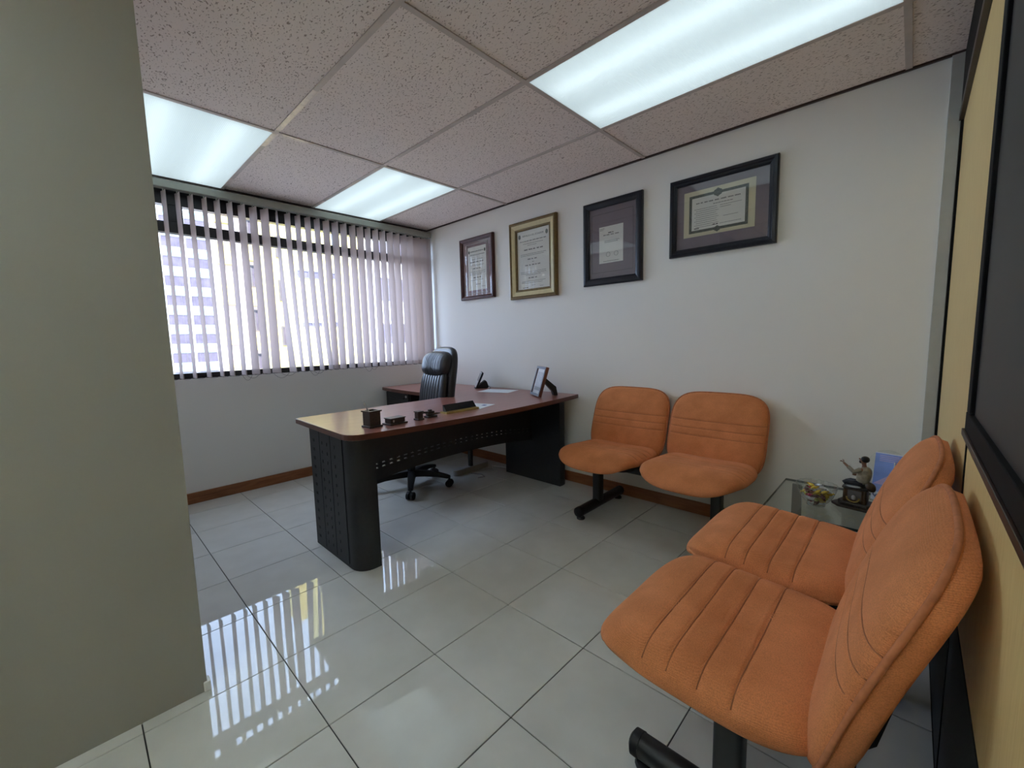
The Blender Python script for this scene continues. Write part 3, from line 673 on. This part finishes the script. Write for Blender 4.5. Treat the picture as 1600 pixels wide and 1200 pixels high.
# ================================================================== FRAMED CERTIFICATES
M_MAHOG = wood_mat('mahogany_frame', (.05, .012, .010), (.10, .028, .024), .42, (6, 6, 1), 12)
M_MAUVE = mat('mauve_mat_board', (.32, .225, .235), .8, var=.1)
M_GOLDF = mat('gilt_frame', (.20, .13, .045), .4, metal=.3, var=.3, vscale=60)
M_CREAMF = mat('cream_gilt_frame', (.66, .56, .30), .5, var=.12, vscale=30)
M_NAVY = mat('black_navy_frame', (.010, .012, .020), .3, var=.25)
M_GREYMAT = mat('grey_violet_mat_board', (.20, .165, .19), .85, var=.06)
M_DOC = mat('ivory_document', (.70, .69, .63), .7, var=.05, vscale=9)
M_DOCY = mat('yellowed_document', (.62, .58, .40), .7, var=.08, vscale=9)
M_DOCW = mat('ornament_ink', (.14, .15, .12), .8, var=.5, vscale=120)
def moulding(name, w_, h_, fw, prof, m, parent):
    """mitred picture frame in x/z, profile list of (inset, depth towards the room)"""
    b = BM(); loops = []
    for ins, dep in prof:
        loops.append([b.verts.new((sx * (w_ / 2 - ins), -dep, sz * (h_ / 2 - ins))) for sx, sz in ((-1, -1), (1, -1), (1, 1), (-1, 1))])
    for A_, B_ in zip(loops, loops[1:]):
        for i in range(4): b.faces.new((A_[i], A_[(i + 1) % 4], B_[(i + 1) % 4], B_[i]))
    return obj(name, b, m, parent)
def strokes(parent, lines, y, m, name='print_lines'):
    """illegible lines of print: lines of (z, x0, x1, letter height)"""
    b = BM(); rnd = random.Random(3)
    for z, x0, x1, h in lines:
        x = x0
        while x < x1:
            w_ = min(h * rnd.uniform(2.0, 5.0), x1 - x)
            if h > .006:
                k = x
                while k < x + w_ - h * .4: box(b, k, k + h * .5, y - .0003, y, z - h / 2, z + h / 2 * rnd.uniform(.7, 1)); k += h * .75
            else: box(b, x, x + w_, y - .0003, y, z - h / 2, z + h / 2)
            x += w_ + h * 1.0
    return obj(name, b, m, parent)
def picture(label, x0, x1, z0, z1, prof, mf, mats, doc, mdoc, matd):
    t = thing('framed_certificate', label, 'picture', ((x0 + x1) / 2, -.002, (z0 + z1) / 2), group='framed certificates on the wall')
    w_, h_ = x1 - x0, z1 - z0
    moulding('frame', w_, h_, 0, prof, mf, t)
    ins, dep = prof[-1]
    obj('backing', bx(-w_ / 2 + .01, w_ / 2 - .01, -.006, 0, -h_ / 2 + .01, h_ / 2 - .01), mats, t)
    obj('mat_board', bx(-w_ / 2 + ins, w_ / 2 - ins, -matd, -.006, -h_ / 2 + ins, h_ / 2 - ins), mats, t)
    d = obj('document', bx(doc[0], doc[1], -matd - .0012, -matd, doc[2], doc[3]), mdoc, t)
    obj('glass', bx(-w_ / 2 + ins, w_ / 2 - ins, -dep - .0005, -dep + .0015, -h_ / 2 + ins, h_ / 2 - ins), M_PIC, t)
    return t, -matd - .0012
P1 = [(0, 0), (0, .022), (.004, .030), (.012, .033), (.022, .030), (.030, .024), (.036, .020), (.036, .012)]
t, yd = picture('small mahogany framed certificate hanging nearest the window', .58, 1.053, 1.582, 2.168, P1, M_MAHOG, M_MAUVE, (-.130, .130, -.205, .205), M_DOC, .010)
moulding('inner_fillet', .31, .47, 0, [(0, .0095), (0, .0125), (.006, .0125), (.006, .0095)], M_DOC, t)
text_mesh('heading', 'REPUBLICA DEL ECUADOR', .0155, M_INK, t, (0, yd - .0002, .160), (R(90), 0, 0))
strokes(t, [(.128, -.10, .11, .004), (.085, -.07, .08, .003), (.062, -.10, .09, .009), (.03, -.10, .10, .003), (.0, -.06, .05, .008), (-.03, -.11, .11, .003), (-.045, -.11, .11, .003), (-.058, -.11, .06, .003), (-.085, -.055, .055, .010), (-.11, -.10, .08, .003), (-.15, -.02, .04, .006), (-.175, .06, .11, .003)], yd, M_INK)
for s in (-1, 1): obj('crest', prism(BM(), [(s * .112 + .011 * math.cos(a), .160 + .016 * math.sin(a)) for a in [R(k * 45 + 22) for k in range(8)]], yd - .0004, yd, 'y'), M_DOCW, t)
P2 = [(0, 0), (0, .026), (.006, .036), (.014, .038), (.022, .032), (.026, .030), (.062, .022), (.066, .026), (.074, .024), (.080, .016), (.080, .012)]
t, yd = picture('gold and cream framed certificate second from the window', 1.268, 1.782, 1.533, 2.183, P2, M_GOLDF, M_DOC, (-.177, .177, -.245, .245), M_DOC, .010)
moulding('cream_band', .514 - .052, .65 - .052, 0, [(0, .0302), (.001, .0315), (.034, .0235), (.035, .0222)], M_CREAMF, t)
text_mesh('heading', 'REPUBLICA DEL ECUADOR', .0195, M_INK, t, (-.0, yd - .0002, .200), (R(90), 0, 0))
strokes(t, [(.158, -.145, .145, .007), (.135, -.11, .11, .003), (.12, -.06, .04, .003), (.085, -.10, .11, .011), (.048, -.14, .14, .003), (.036, -.14, .12, .003), (.005, -.06, .05, .009), (-.02, -.01, .01, .004), (-.045, -.09, .08, .009), (-.10, -.14, .14, .003), (-.113, -.14, .14, .003), (-.126, -.08, .08, .003), (-.152, -.055, .055, .010), (-.18, -.13, .13, .003), (-.193, -.13, .10, .003), (-.215, -.02, .02, .003), (-.232, -.12, -.06, .005), (-.228, .07, .11, .003)], yd, M_INK)
for s in (-1, 1): obj('crest', prism(BM(), [(s * .150 + .014 * math.cos(a), .200 + .020 * math.sin(a)) for a in [R(k * 45 + 22) for k in range(8)]], yd - .0004, yd, 'y'), M_DOCW, t)
P3 = [(0, 0), (0, .020), (.006, .026), (.020, .028), (.034, .026), (.046, .022), (.050, .018), (.050, .012)]
t, yd = picture('tall black framed certificate with wide grey mat third from the window', 2.036, 2.513, 1.570, 2.170, P3, M_NAVY, M_GREYMAT, (-.105, .090, -.145, .115), M_DOC, .009)
moulding('mat_groove', .335, .42, 0, [(0, .0090), (0, .0094), (.002, .0094), (.002, .0090)], M_NAVY, t)
strokes(t, [(.102, -.10, -.06, .003), (.092, -.10, -.07, .003), (.068, -.03, .012, .006), (.054, -.07, .055, .007), (.012, -.06, .06, .003), (.002, -.06, .05, .003), (-.132, -.07, .06, .003)], yd, M_INK)
for cx in (-.03, .035): obj('seal', tube(BM(), [(cx + .016 * math.cos(R(k * 30)), yd - .0004, -.085 + .016 * math.sin(R(k * 30))) for k in range(12)], .0009, 5, True), M_DOCW, t)
P4 = [(0, 0), (0, .022), (.006, .030), (.020, .032), (.026, .026), (.034, .025), (.040, .020), (.044, .018), (.044, .012)]
t, yd = picture('wide black framed diploma with ornamental border furthest from the window', 2.704, 3.310, 1.684, 2.160, P4, M_NAVY, M_GREYMAT, (-.215, .190, -.125, .150), M_DOCY, .009)
bd = [(-.178, -.100), (.150, -.100), (.150, .118), (-.178, .118)]
obj('inner_sheet', bx(-.168, .140, yd - .0003, yd, -.09, .108), M_DOC, t)
yd2 = yd - .0004
for a in ((-.182, .154, .106, .122), (-.182, .154, -.104, -.088), (-.182, -.166, -.088, .106), (.138, .154, -.088, .106)): obj('ornament_border', bx(a[0], a[1], yd2 - .0003, yd, a[2], a[3]), M_DOCW, t)
for (cx, cz, r_) in ((-.014, .114, .026), (-.014, -.098, .019)): obj('ornament_medallion', prism(BM(), [(cx + r_ * math.cos(R(k * 30)) * (1 if k % 2 else .82), cz + r_ * math.sin(R(k * 30)) * (1 if k % 2 else .82)) for k in range(12)], yd2 - .0005, yd, 'y'), M_DOCW, t)
strokes(t, [(.072, -.14, .11, .007), (.052, -.04, .07, .003)] + [(.036 - .012 * k, -.15 + .01 * (k % 2), -.02 + .006 * (k % 3), .0022) for k in range(10)] + [(.036, .0, .12, .0022), (.024, .0, .06, .0022), (-.03, .02, .10, .0022), (-.07, .0, .12, .0022), (-.078, -.15, -.12, .008), (-.07, -.04, -.01, .006)], yd2, M_INK)

# ================================================================== THINGS ON THE DESK
ZD = .7372
def paper(label, x, y, rz, w_, h_):
    t = thing('paper_sheet', label, 'paper', (x, y, ZD), rz, 'paper sheets on the desk')
    obj('sheet', bx(-w_ / 2, w_ / 2, -h_ / 2, h_ / 2, 0, .0012), M_PAPER, t); return t
t = paper('white paper sheet with small blue print behind the nameplate', 1.70, -.925, R(17), .30, .20)
obj('blue_print', bx(.085, .115, .02, .055, .0012, .0015), M_BLUEINK, t)
paper('blank white paper sheet lying near the phone and the wall', 1.275, -.225, R(17), .30, .21)
t = thing('nameplate', 'black desk nameplate on a gold base', 'nameplate', (1.825, -1.106, ZD), 0)
obj('base', prism(BM(), [(-.032, 0), (.034, 0), (.034, .006), (.028, .012), (-.028, .012), (-.032, .006)], -.132, .132, 'y'), M_GOLD, t)
obj('plate', prism(BM(), [(.020, .012), (-.016, .012), (-.020, .050), (-.014, .052)], -.122, .122, 'y'), mat('black_lacquer_plate', (.008, .008, .007), .25, var=.2), t)
obj('gold_line', prism(BM(), [(.0215, .0125), (.0195, .0125), (.0180, .0145), (.0200, .0145)], -.122, .122, 'y'), M_GOLD, t)
t = thing('pen_holder', 'square dark wooden pen holder with one pen', 'pen holder', (1.835, -1.715, ZD), R(6))
obj('foot', bx(-.040, .040, -.040, .040, 0, .010), M_DARKWOOD, t, bevel=.003)
b = BM()
for a in ((-.032, .032, -.032, -.026), (-.032, .032, .026, .032), (-.032, -.026, -.026, .026), (.026, .032, -.026, .026)): box(b, *a, .010, .082)
obj('cup', b, M_DARKWOOD, t)
b = BM()
for a in ((-.038, .038, -.038, -.025), (-.038, .038, .025, .038), (-.038, -.025, -.025, .025), (.025, .038, -.025, .025)): box(b, *a, .082, .089)
obj('rim', b, M_DARKWOOD, t)
pn = thing('pen', 'silver pen leaning in the square pen holder', 'pen', (1.835, -1.715, ZD), 0)
obj('barrel', cyl(BM(), (.008, .012, .014), (-.018, -.026, .125), .0042, n=10), M_SILVER, pn, smooth=True)
obj('cap', cyl(BM(), (-.018, -.026, .125), (-.0215, -.031, .138), .0046, .003, n=10), M_SILVER, pn, smooth=True)
t = thing('card_box', 'low dark wooden card box with silver clasp', 'box', (1.855, -1.590, ZD), R(4))
obj('foot', bx(-.040, .040, -.056, .056, 0, .008), M_DARKWOOD, t, bevel=.002)
obj('body', bx(-.030, .030, -.045, .045, .008, .030), M_DARKWOOD, t, bevel=.003)
obj('lid', bx(-.034, .034, -.049, .049, .0305, .036), M_DARKWOOD, t, bevel=.002)
obj('clasp', bx(.0300, .0325, -.034, -.026, .014, .026), M_SILVER, t)
t = thing('clip_pot', 'small square dark wooden pot beside the pen rest', 'pot', (1.868, -1.444, ZD), R(4))
obj('foot', bx(-.022, .022, -.022, .022, 0, .008), M_DARKWOOD, t, bevel=.002)
obj('body', bx(-.017, .017, -.017, .017, .008, .044), M_DARKWOOD, t, bevel=.002)
obj('rim', bx(-.021, .021, -.021, .021, .044, .050), M_DARKWOOD, t, bevel=.002)
t = thing('pen_rest', 'dark wooden pen rest between the small pot and the nameplate', 'pen rest', (1.852, -1.352, ZD), R(4))
obj('foot', bx(-.022, .022, -.034, .034, 0, .010), M_DARKWOOD, t, bevel=.002)
obj('body', bx(-.014, .014, -.026, .020, .010, .036), M_DARKWOOD, t, bevel=.003)
obj('crest', bx(-.010, .010, -.014, .006, .036, .046), M_DARKWOOD, t, bevel=.004)
obj('arm', tube(BM(), [(0, -.026, .03), (0, -.050, .034), (0, -.062, .03)], [.007, .006, .004], 8), M_DARKWOOD, t, smooth=True)
obj('pen', tube(BM(), [(.018, -.040, .018), (.018, .030, .020), (.018, .058, .018)], [.005, .006, .002], 8), M_DARKWOOD, t, smooth=True)
# standing photo frame
t = thing('photo_frame', 'wooden photo frame on a black easel stand facing the window', 'photo frame', (1.772, -.302, ZD + .0035), R(-31))
hf = Matrix.Rotation(R(-17), 4, 'X')
M_FRW = wood_mat('reddish_frame_wood', (.10, .03, .02), (.17, .06, .04), .3, (9, 9, 1), 10)
M_MATB = mat('grey_blue_mat', (.25, .27, .32), .7, var=.08); M_PHO = mat('faded_photo', (.55, .58, .62), .4, var=.3, vscale=30)
def tl(bm):
    bmesh.ops.transform(bm, matrix=hf, verts=list(bm.verts)); return bm
w_, h_ = .205, .235
b = BM()
for a in ((-w_ / 2, w_ / 2, 0, .018), (-w_ / 2, w_ / 2, h_ - .018, h_), (-w_ / 2, -w_ / 2 + .018, .018, h_ - .018), (w_ / 2 - .018, w_ / 2, .018, h_ - .018)): box(b, a[0], a[1], -.012, .012, a[2], a[3])
obj('frame', tl(b), M_FRW, t)
b = BM()
for a in ((-w_ / 2 + .002, w_ / 2 - .002, .002, .020), (-w_ / 2 + .002, w_ / 2 - .002, h_ - .020, h_ - .002), (-w_ / 2 + .002, -w_ / 2 + .018, .018, h_ - .018), (w_ / 2 - .018, w_ / 2 - .002, .018, h_ - .018)): box(b, a[0], a[1], -.0135, -.012, a[2], a[3])
obj('silver_face', tl(b), M_MATB, t)
obj('mat_board', tl(box(BM(), -.085, .085, -.004, .006, .018, h_ - .018)), M_PAPER, t)
obj('photograph', tl(box(BM(), -.055, .055, -.0055, -.004, .045, h_ - .045)), M_PHO, t)
obj('glass', tl(box(BM(), -.0845, .0845, -.0085, -.007, .018, h_ - .018)), M_PIC, t)
obj('easel_stand', prism(BM(), [(.050, .125), (.064, .150), (.165, .065), (.178, -.0033), (.148, -.0033), (.135, .030)], -.022, .022, 'x'), M_RUB, t)
# tilted phone
t = thing('desk_phone', 'slim tilted desk phone with silver face on a black stand', 'phone', (.925, -.17, ZD), R(-38))
hf = Matrix.Rotation(R(-24), 4, 'X')
obj('handset', tl(prism(BM(), rrect(-.085, .085, .004, .160, .018, 5), -.012, .006, 'y')), M_RUB, t, bevel=.003)
obj('face_plate', tl(prism(BM(), rrect(-.080, .080, .008, .156, .016, 5), -.0145, -.012, 'y')), M_SILVER, t)
obj('screen', tl(prism(BM(), rrect(-.062, .062, .07, .145, .006, 4), -.0155, -.0145, 'y')), mat('grey_blue_screen', (.10, .12, .17), .15, var=.2), t)
obj('stand', prism(BM(), [(-.02, 0), (.10, 0), (.115, .012), (.098, .062), (.080, .070), (.052, .048), (.0, .010)], -.055, .055, 'x'), M_RUB, t, bevel=.004)
obj('cord', tube(BM(), [(.02, .10, .02), (.05, .12, .018), (.10, .125, .004), (.16, .11, .004)], .0025, 6), M_RUB, t, smooth=True)
# cables and outlet under the desk
tag(obj('power_cable', tube(BM(), [(1.10, -.30, .006), (1.18, -.22, .006), (1.08, -.14, .006), (1.22, -.10, .006), (1.28, -.05, .012), (1.26, -.022, .10), (1.24, -.018, .18)], .004, 6), M_CORD, smooth=True), 'pale power cable snaking on the floor under the desk', 'cable')
tag(obj('data_cable', tube(BM(), [(1.10, -.42, .006), (1.2, -.38, .006), (1.26, -.40, .006), (1.24, -.46, .006)], .0035, 6), M_CHAIN, smooth=True), 'dark thin cable lying on the floor under the desk', 'cable')
t = thing('wall_outlet', 'small white outlet on the wall under the desk', 'outlet', (1.24, -.001, .19))
obj('cover', bx(-.035, .035, -.008, 0, -.05, .05), M_CORD, t, bevel=.003); obj('socket', bx(-.014, .014, -.011, -.008, -.02, .02), M_GREYPL, t, bevel=.002)

# ================================================================== GLASS SIDE TABLE AND WHAT STANDS ON IT
ZT = .40
M_TGL = pane_mat('table_glass', (.94, .965, .95), 1.5, 0, 1.2); M_TEDGE = mat('dark_green_glass_edge', (.02, .045, .038), .1, var=.2)
t = thing('side_table', 'glass topped side table in the corner between the benches', 'table', (3.70, -.44, 0))
obj('glass_top', bx(-.262, .262, -.262, .262, ZT - .010, ZT), M_TGL, t)
b = BM()
for a in ((-.264, .264, -.2645, -.2622), (-.264, .264, .2622, .2645), (-.2645, -.2622, -.262, .262), (.2622, .2645, -.262, .262)): box(b, *a, ZT - .0105, ZT + .0003)
obj('polished_edge', b, M_TEDGE, t)
for sx in (-1, 1):
    for sy in (-1, 1):
        l_ = obj('leg', bx(sx * .205 - .022, sx * .205 + .022, sy * .225 - .006, sy * .225 + .006, .012, ZT - .010), mat('dark_grey_table_leg', (.05, .052, .05), .4, var=.2), t, bevel=.002)
        obj('foot_pad', cyl(BM(), (sx * .205, sy * .225, 0), (sx * .205, sy * .225, .012), .018), M_RUB, l_, smooth=True)
# candy bowl
M_BOWL = pane_mat('cut_glass', (.90, .93, .93), 1.5, .03, 4.0)
t = thing('glass_bowl', 'cut glass bowl full of wrapped candies', 'bowl', (3.612, -.500, ZT))
prof = [(.0, .004), (.030, .004), (.034, .008), (.050, .022), (.064, .045), (.073, .070), (.078, .092)]
obj('bowl', lathe(BM(), prof, 48, wob=lambda k, u: .02 * math.sin(u * 2 * math.pi * 24) * (1 if 2 <= k <= 4 else 0)), M_BOWL, t, smooth='all')
obj('rim', tube(BM(), [(.078 * math.cos(R(k * 10)), .078 * math.sin(R(k * 10)), .092 + .0025 * (k % 2)) for k in range(36)], .0016, 6, True), M_BOWL, t, smooth='all')
obj('base_ring', lathe(BM(), [(.030, 0), (.036, 0), (.036, .005), (.030, .007), (.030, 0)], 40), M_BOWL, t, smooth='all')
CAND = [('gold', (.85, .60, .07), .2, .25), ('silver', (.80, .82, .84), .2, .3), ('brown', (.13, .04, .025), .25, 0), ('green', (.55, .58, .05), .22, .2), ('red', (.62, .05, .12), .25, 0), ('white', (.85, .82, .78), .3, 0)]
rnd = random.Random(11)
protos = {}
def candy(kind, loc, rot, label):
    nm, c, ro, me = kind; m = mat(nm + '_foil_wrapper', c, ro, metal=me, var=.35, vscale=120, bump=.5, bscale=300)
    t = thing('wrapped_candy', label, 'candy', loc, 0, 'wrapped candies in the glass bowl'); t.rotation_euler = rot
    if nm not in protos:
        a = obj('sweet', cushion(BM(), .0125, .0085, .0075, 3, 2.4, 10, 10), m, t, smooth='all'); tw = []
        for s in (-1, 1):
            b = BM(); r0 = [b.verts.new((s * .0115, .0018 * math.cos(R(k * 45)), .0018 * math.sin(R(k * 45)))) for k in range(8)]
            r1 = [b.verts.new((s * .0185, .0075 * math.cos(R(k * 45)) * (1 if k % 2 else .7), .0045 * math.sin(R(k * 45)) * (1 if k % 2 else .6))) for k in range(8)]
            for k in range(8): b.faces.new((r0[k], r0[(k + 1) % 8], r1[(k + 1) % 8], r1[k]))
            tw.append(obj('wrapper_twist', b, m, t))
        protos[nm] = [a] + tw
    else:
        for p in protos[nm]: inst(p.name.split('.')[0], p, t)
cnt = {}
for layer, (z, rr, n) in enumerate(((.018, .020, 5), (.034, .036, 9), (.051, .047, 11), (.068, .042, 9), (.082, .022, 4))):
    for k in range(n):
        a = 2 * math.pi * k / n + layer * .7; kind = CAND[[0, 2, 1, 3, 0, 5, 4, 0, 3, 2, 1][(k * 3 + layer) % 11]]
        rad = rr * rnd.uniform(.8, 1.05); 
        candy(kind, (3.612 + rad * math.cos(a), -.500 + rad * math.sin(a), ZT + z + rnd.uniform(-.003, .003)), (rnd.uniform(-.6, .6), rnd.uniform(-.5, .5), rnd.uniform(0, 6.28)), {'gold': 'gold foil wrapped candy in the glass bowl', 'silver': 'silver foil wrapped candy in the glass bowl', 'brown': 'brown wrapped candy in the glass bowl', 'green': 'green gold wrapped candy in the glass bowl', 'red': 'red wrapped candy in the glass bowl', 'white': 'white wrapped candy in the glass bowl'}[kind[0]])
# figurine: man seated on a carved plinth
t = thing('figurine', 'small resin figurine of a seated man with raised hand on a plinth', 'figurine', (3.747, -.425, ZT), R(-6))
M_RES = mat('dark_resin', (.045, .035, .028), .4, var=.5, vscale=60, bump=.4, bscale=120); M_RES2 = mat('bronze_resin', (.10, .06, .03), .4, metal=.2, var=.5, vscale=50)
M_STONE = mat('grey_relief_panel', (.16, .145, .14), .6, var=.3, vscale=40); M_SKIN = mat('painted_resin_skin', (.30, .14, .08), .5, var=.25, vscale=60)
M_SHIRT = mat('cream_glazed_shirt', (.36, .32, .24), .3, var=.5, vscale=70); M_TROU = mat('dark_blue_trousers', (.02, .022, .03), .4, var=.4, vscale=60); M_HAIR = mat('dark_painted_hair', (.010, .008, .007), .4, var=.3)
obj('wooden_base', prism(BM(), [(-.085, -.02), (-.055, -.052), (.06, -.058), (.085, -.03), (.08, .045), (-.06, .05)], 0, .012), M_DARKWOOD, t, bevel=.003)
obj('rocky_step', prism(BM(), [(-.062, -.02), (-.045, -.046), (.048, -.046), (.062, -.02), (.055, .036), (-.05, .038)], .012, .028), M_RES, t, bevel=.005)
pl = obj('plinth', prism(BM(), [(-.036, -.032), (.036, -.032), (.040, .030), (-.040, .030)], .028, .088), M_RES2, t, bevel=.003)
obj('plinth_cap', bx(-.045, .045, -.040, .036, .088, .098), M_RES, pl, bevel=.003)
obj('relief_panel', bx(-.024, .024, -.0345, -.032, .038, .082), M_STONE, pl, bevel=.001)
obj('wreath', tube(BM(), [(-.004 + .022 * math.cos(R(k * 15 - 180)), -.040, .052 + .020 * math.sin(R(k * 15 - 180))) for k in range(13)], .0035, 6), M_GOLD, pl, smooth=True)
obj('bust', cushion(BM(), .008, .006, .011, 2.4, 2.2, 10, 10, lambda x, y, z, q: (x - .002, y - .040, z + .052)), mat('pale_resin', (.40, .40, .40), .4, var=.2), pl, smooth='all')
for s in (-1, 1): obj('corner_column', cyl(BM(), (s * .036, -.030, .028), (s * .036, -.030, .088), .006, .005, 10), M_RES2, pl, smooth=True)
def skin(name, joints, edges, m, parent, root=0):
    me = bpy.data.meshes.new(name); me.from_pydata([j[0] for j in joints], edges, []); me.materials.append(m)
    o = bpy.data.objects.new(name, me); link(o, parent)
    md = o.modifiers.new('skin', 'SKIN'); md.use_smooth_shade = True
    for k, v in enumerate(me.skin_vertices[0].data): v.radius = (joints[k][1], joints[k][1]); v.use_root = (k == root)
    sb = o.modifiers.new('sub', 'SUBSURF'); sb.levels = 2; sb.render_levels = 2
    dg = bpy.context.evaluated_depsgraph_get(); me2 = bpy.data.meshes.new_from_object(o.evaluated_get(dg)); o.modifiers.clear(); o.data = me2
    me2.name = name; return o
# facing -x, head tipped back, one arm raised forward, the other hand in the lap
J = [((.016, 0, .108), .014), ((.020, 0, .130), .013), ((.024, 0, .155), .0145), ((.022, 0, .172), .008), ((.020, 0, .182), .006), ((.018, 0, .195), .0115), ((.012, 0, .204), .009),
     ((.014, -.018, .163), .007), ((-.004, -.026, .155), .0055), ((-.030, -.020, .176), .0042), ((-.038, -.018, .183), .0036),
     ((.026, .018, .160), .007), ((.018, .028, .138), .0055), ((-.006, .014, .134), .0042), ((-.014, .008, .136), .0036),
     ((-.008, -.014, .106), .010), ((-.026, -.018, .112), .008), ((-.034, -.020, .104), .006),
     ((.002, .014, .106), .010), ((-.020, .018, .108), .007), ((-.034, .020, .102), .005)]
Eg = [(0, 1), (1, 2), (2, 3), (3, 4), (4, 5), (5, 6), (2, 7), (7, 8), (8, 9), (9, 10), (2, 11), (11, 12), (12, 13), (13, 14), (0, 15), (15, 16), (16, 17), (0, 18), (18, 19), (19, 20)]
fg = skin('body', J, Eg, M_SKIN, t)
fg.scale = (1.2, 1.2, 1.2); fg.location = (-.003, 0, -.0196)
obj('shirt', cushion(BM(), .0215, .0245, .034, 2.6, 2.4, 20, 20, lambda x, y, z, q: (x + .022 + .10 * z, y, z + .140)), M_SHIRT, fg, smooth='all')
obj('sleeve', tube(BM(), [(.014, -.018, .164), (-.004, -.027, .155), (-.022, -.0225, .170)], [.0095, .008, .0065], 10), M_SHIRT, fg, smooth=True)
obj('sleeve', tube(BM(), [(.026, .018, .162), (.018, .029, .138), (.004, .020, .134)], [.0095, .008, .0065], 10), M_SHIRT, fg, smooth=True)
obj('trousers', tube(BM(), [(.018, -.006, .110), (-.008, -.014, .107), (-.026, -.018, .112), (-.033, -.020, .106)], [.014, .0115, .0095, .008], 10), M_TROU, fg, smooth=True)
obj('trousers', tube(BM(), [(.018, .006, .108), (.002, .014, .107), (-.020, .018, .109), (-.032, .020, .104)], [.014, .0115, .0085, .007], 10), M_TROU, fg, smooth=True)
obj('hair', cushion(BM(), .013, .013, .012, 2.2, 2.1, 14, 14, lambda x, y, z, q: (x + .0225, y, z + .2005)), M_HAIR, fg, smooth='all')
obj('beard', cushion(BM(), .005, .007, .007, 2.2, 2.1, 10, 10, lambda x, y, z, q: (x + .0100, y, z + .1915)), M_HAIR, fg, smooth='all')
obj('nose', cushion(BM(), .003, .002, .003, 2.2, 2, 8, 8, lambda x, y, z, q: (x + .0065, y, z + .2005)), M_SKIN, fg, smooth='all')
for k in range(4): obj('finger', tube(BM(), [(-.038, -.021 + k * .002, .184), (-.043, -.0215 + k * .0025, .188 - k * .001), (-.047, -.021 + k * .0025, .187 - k * .0015)], [.0014, .0013, .0009], 6), M_SKIN, fg, smooth=True)
obj('thumb', tube(BM(), [(-.036, -.016, .185), (-.039, -.013, .190), (-.042, -.013, .191)], [.0015, .0014, .001], 6), M_SKIN, fg, smooth=True)
obj('tool_bag', cushion(BM(), .018, .016, .020, 2.4, 2.2, 14, 14, lambda x, y, z, q: (x + .050, y - .012, z + .105 - .3 * x)), M_RES2, t, smooth='all')
obj('cloth', cushion(BM(), .026, .014, .003, 2.4, 2.2, 14, 14, lambda x, y, z, q: (x - .004, y - .034, z + .1005)), mat('pale_resin', (.4, .4, .4)), t, smooth='all')
# leaflet in an acrylic stand
M_ACR = pane_mat('clear_acrylic', (.96, .97, .97), 1.45, 0, 1.3)
M_LBLUE = mat('leaflet_blue', (.25, .37, .78), .45, var=.15, vscale=20); M_LPINK = mat('leaflet_pink', (.62, .50, .72), .45, var=.1); M_LWHITE = mat('leaflet_white', (.78, .80, .90), .45, var=.04)
t = thing('leaflet_stand', 'blue leaflet in a clear acrylic stand behind the figurine', 'leaflet stand', (3.835, -.30, ZT), R(-12))
hf = Matrix.Rotation(R(-10), 4, 'X')
arc = [(.072 * math.cos(R(k * 15)), .172 + .072 * math.sin(R(k * 15))) for k in range(13)]
obj('arched_plate', tl(prism(BM(), [(-.072, .004), (.072, .004)] + arc, .004, .007, 'y')), M_ACR, t)
obj('base', bx(-.072, .072, -.045, .035, 0, .004), M_ACR, t)
obj('front_lip', tl(bx(-.060, .060, -.012, -.009, .004, .05)), M_ACR, t)
lf = obj('leaflet', tl(bx(-.046, .050, -.002, -.0005, .008, .228)), M_LWHITE, t)
obj('blue_field', tl(bx(-.046, .050, -.0026, -.002, .048, .224)), M_LBLUE, lf)
obj('pink_wedge', tl(prism(BM(), [(-.044, .082), (.050, .082), (.050, .165)], -.0030, -.0026, 'y')), M_LPINK, lf)
obj('pale_band', tl(bx(-.046, .050, -.0031, -.0026, .050, .080)), mat('leaflet_pale_blue', (.34, .42, .75), .45, var=.15), lf)
obj('logo', tl(tube(BM(), [(-.042 + .0035 * k, -.0032, .030 + .008 * math.sin(k * 1.7) * (1 if k < 7 else .4)) for k in range(24)], .0014, 6)), M_BLUEINK, lf)
b = BM()
for k in range(4): box(b, -.030, .045 - .008 * (k % 2), -.0031, -.0026, .190 + k * .008, .1925 + k * .008)
obj('print_lines', tl(b), M_LPINK, lf)
# loose papers behind the stand
tag(obj('white_card', bx(3.862, 3.866, -.288, -.21, ZT, ZT + .19), M_PAPER), 'plain white card standing behind the blue leaflet', 'card')
bpy.context.view_layer.update()
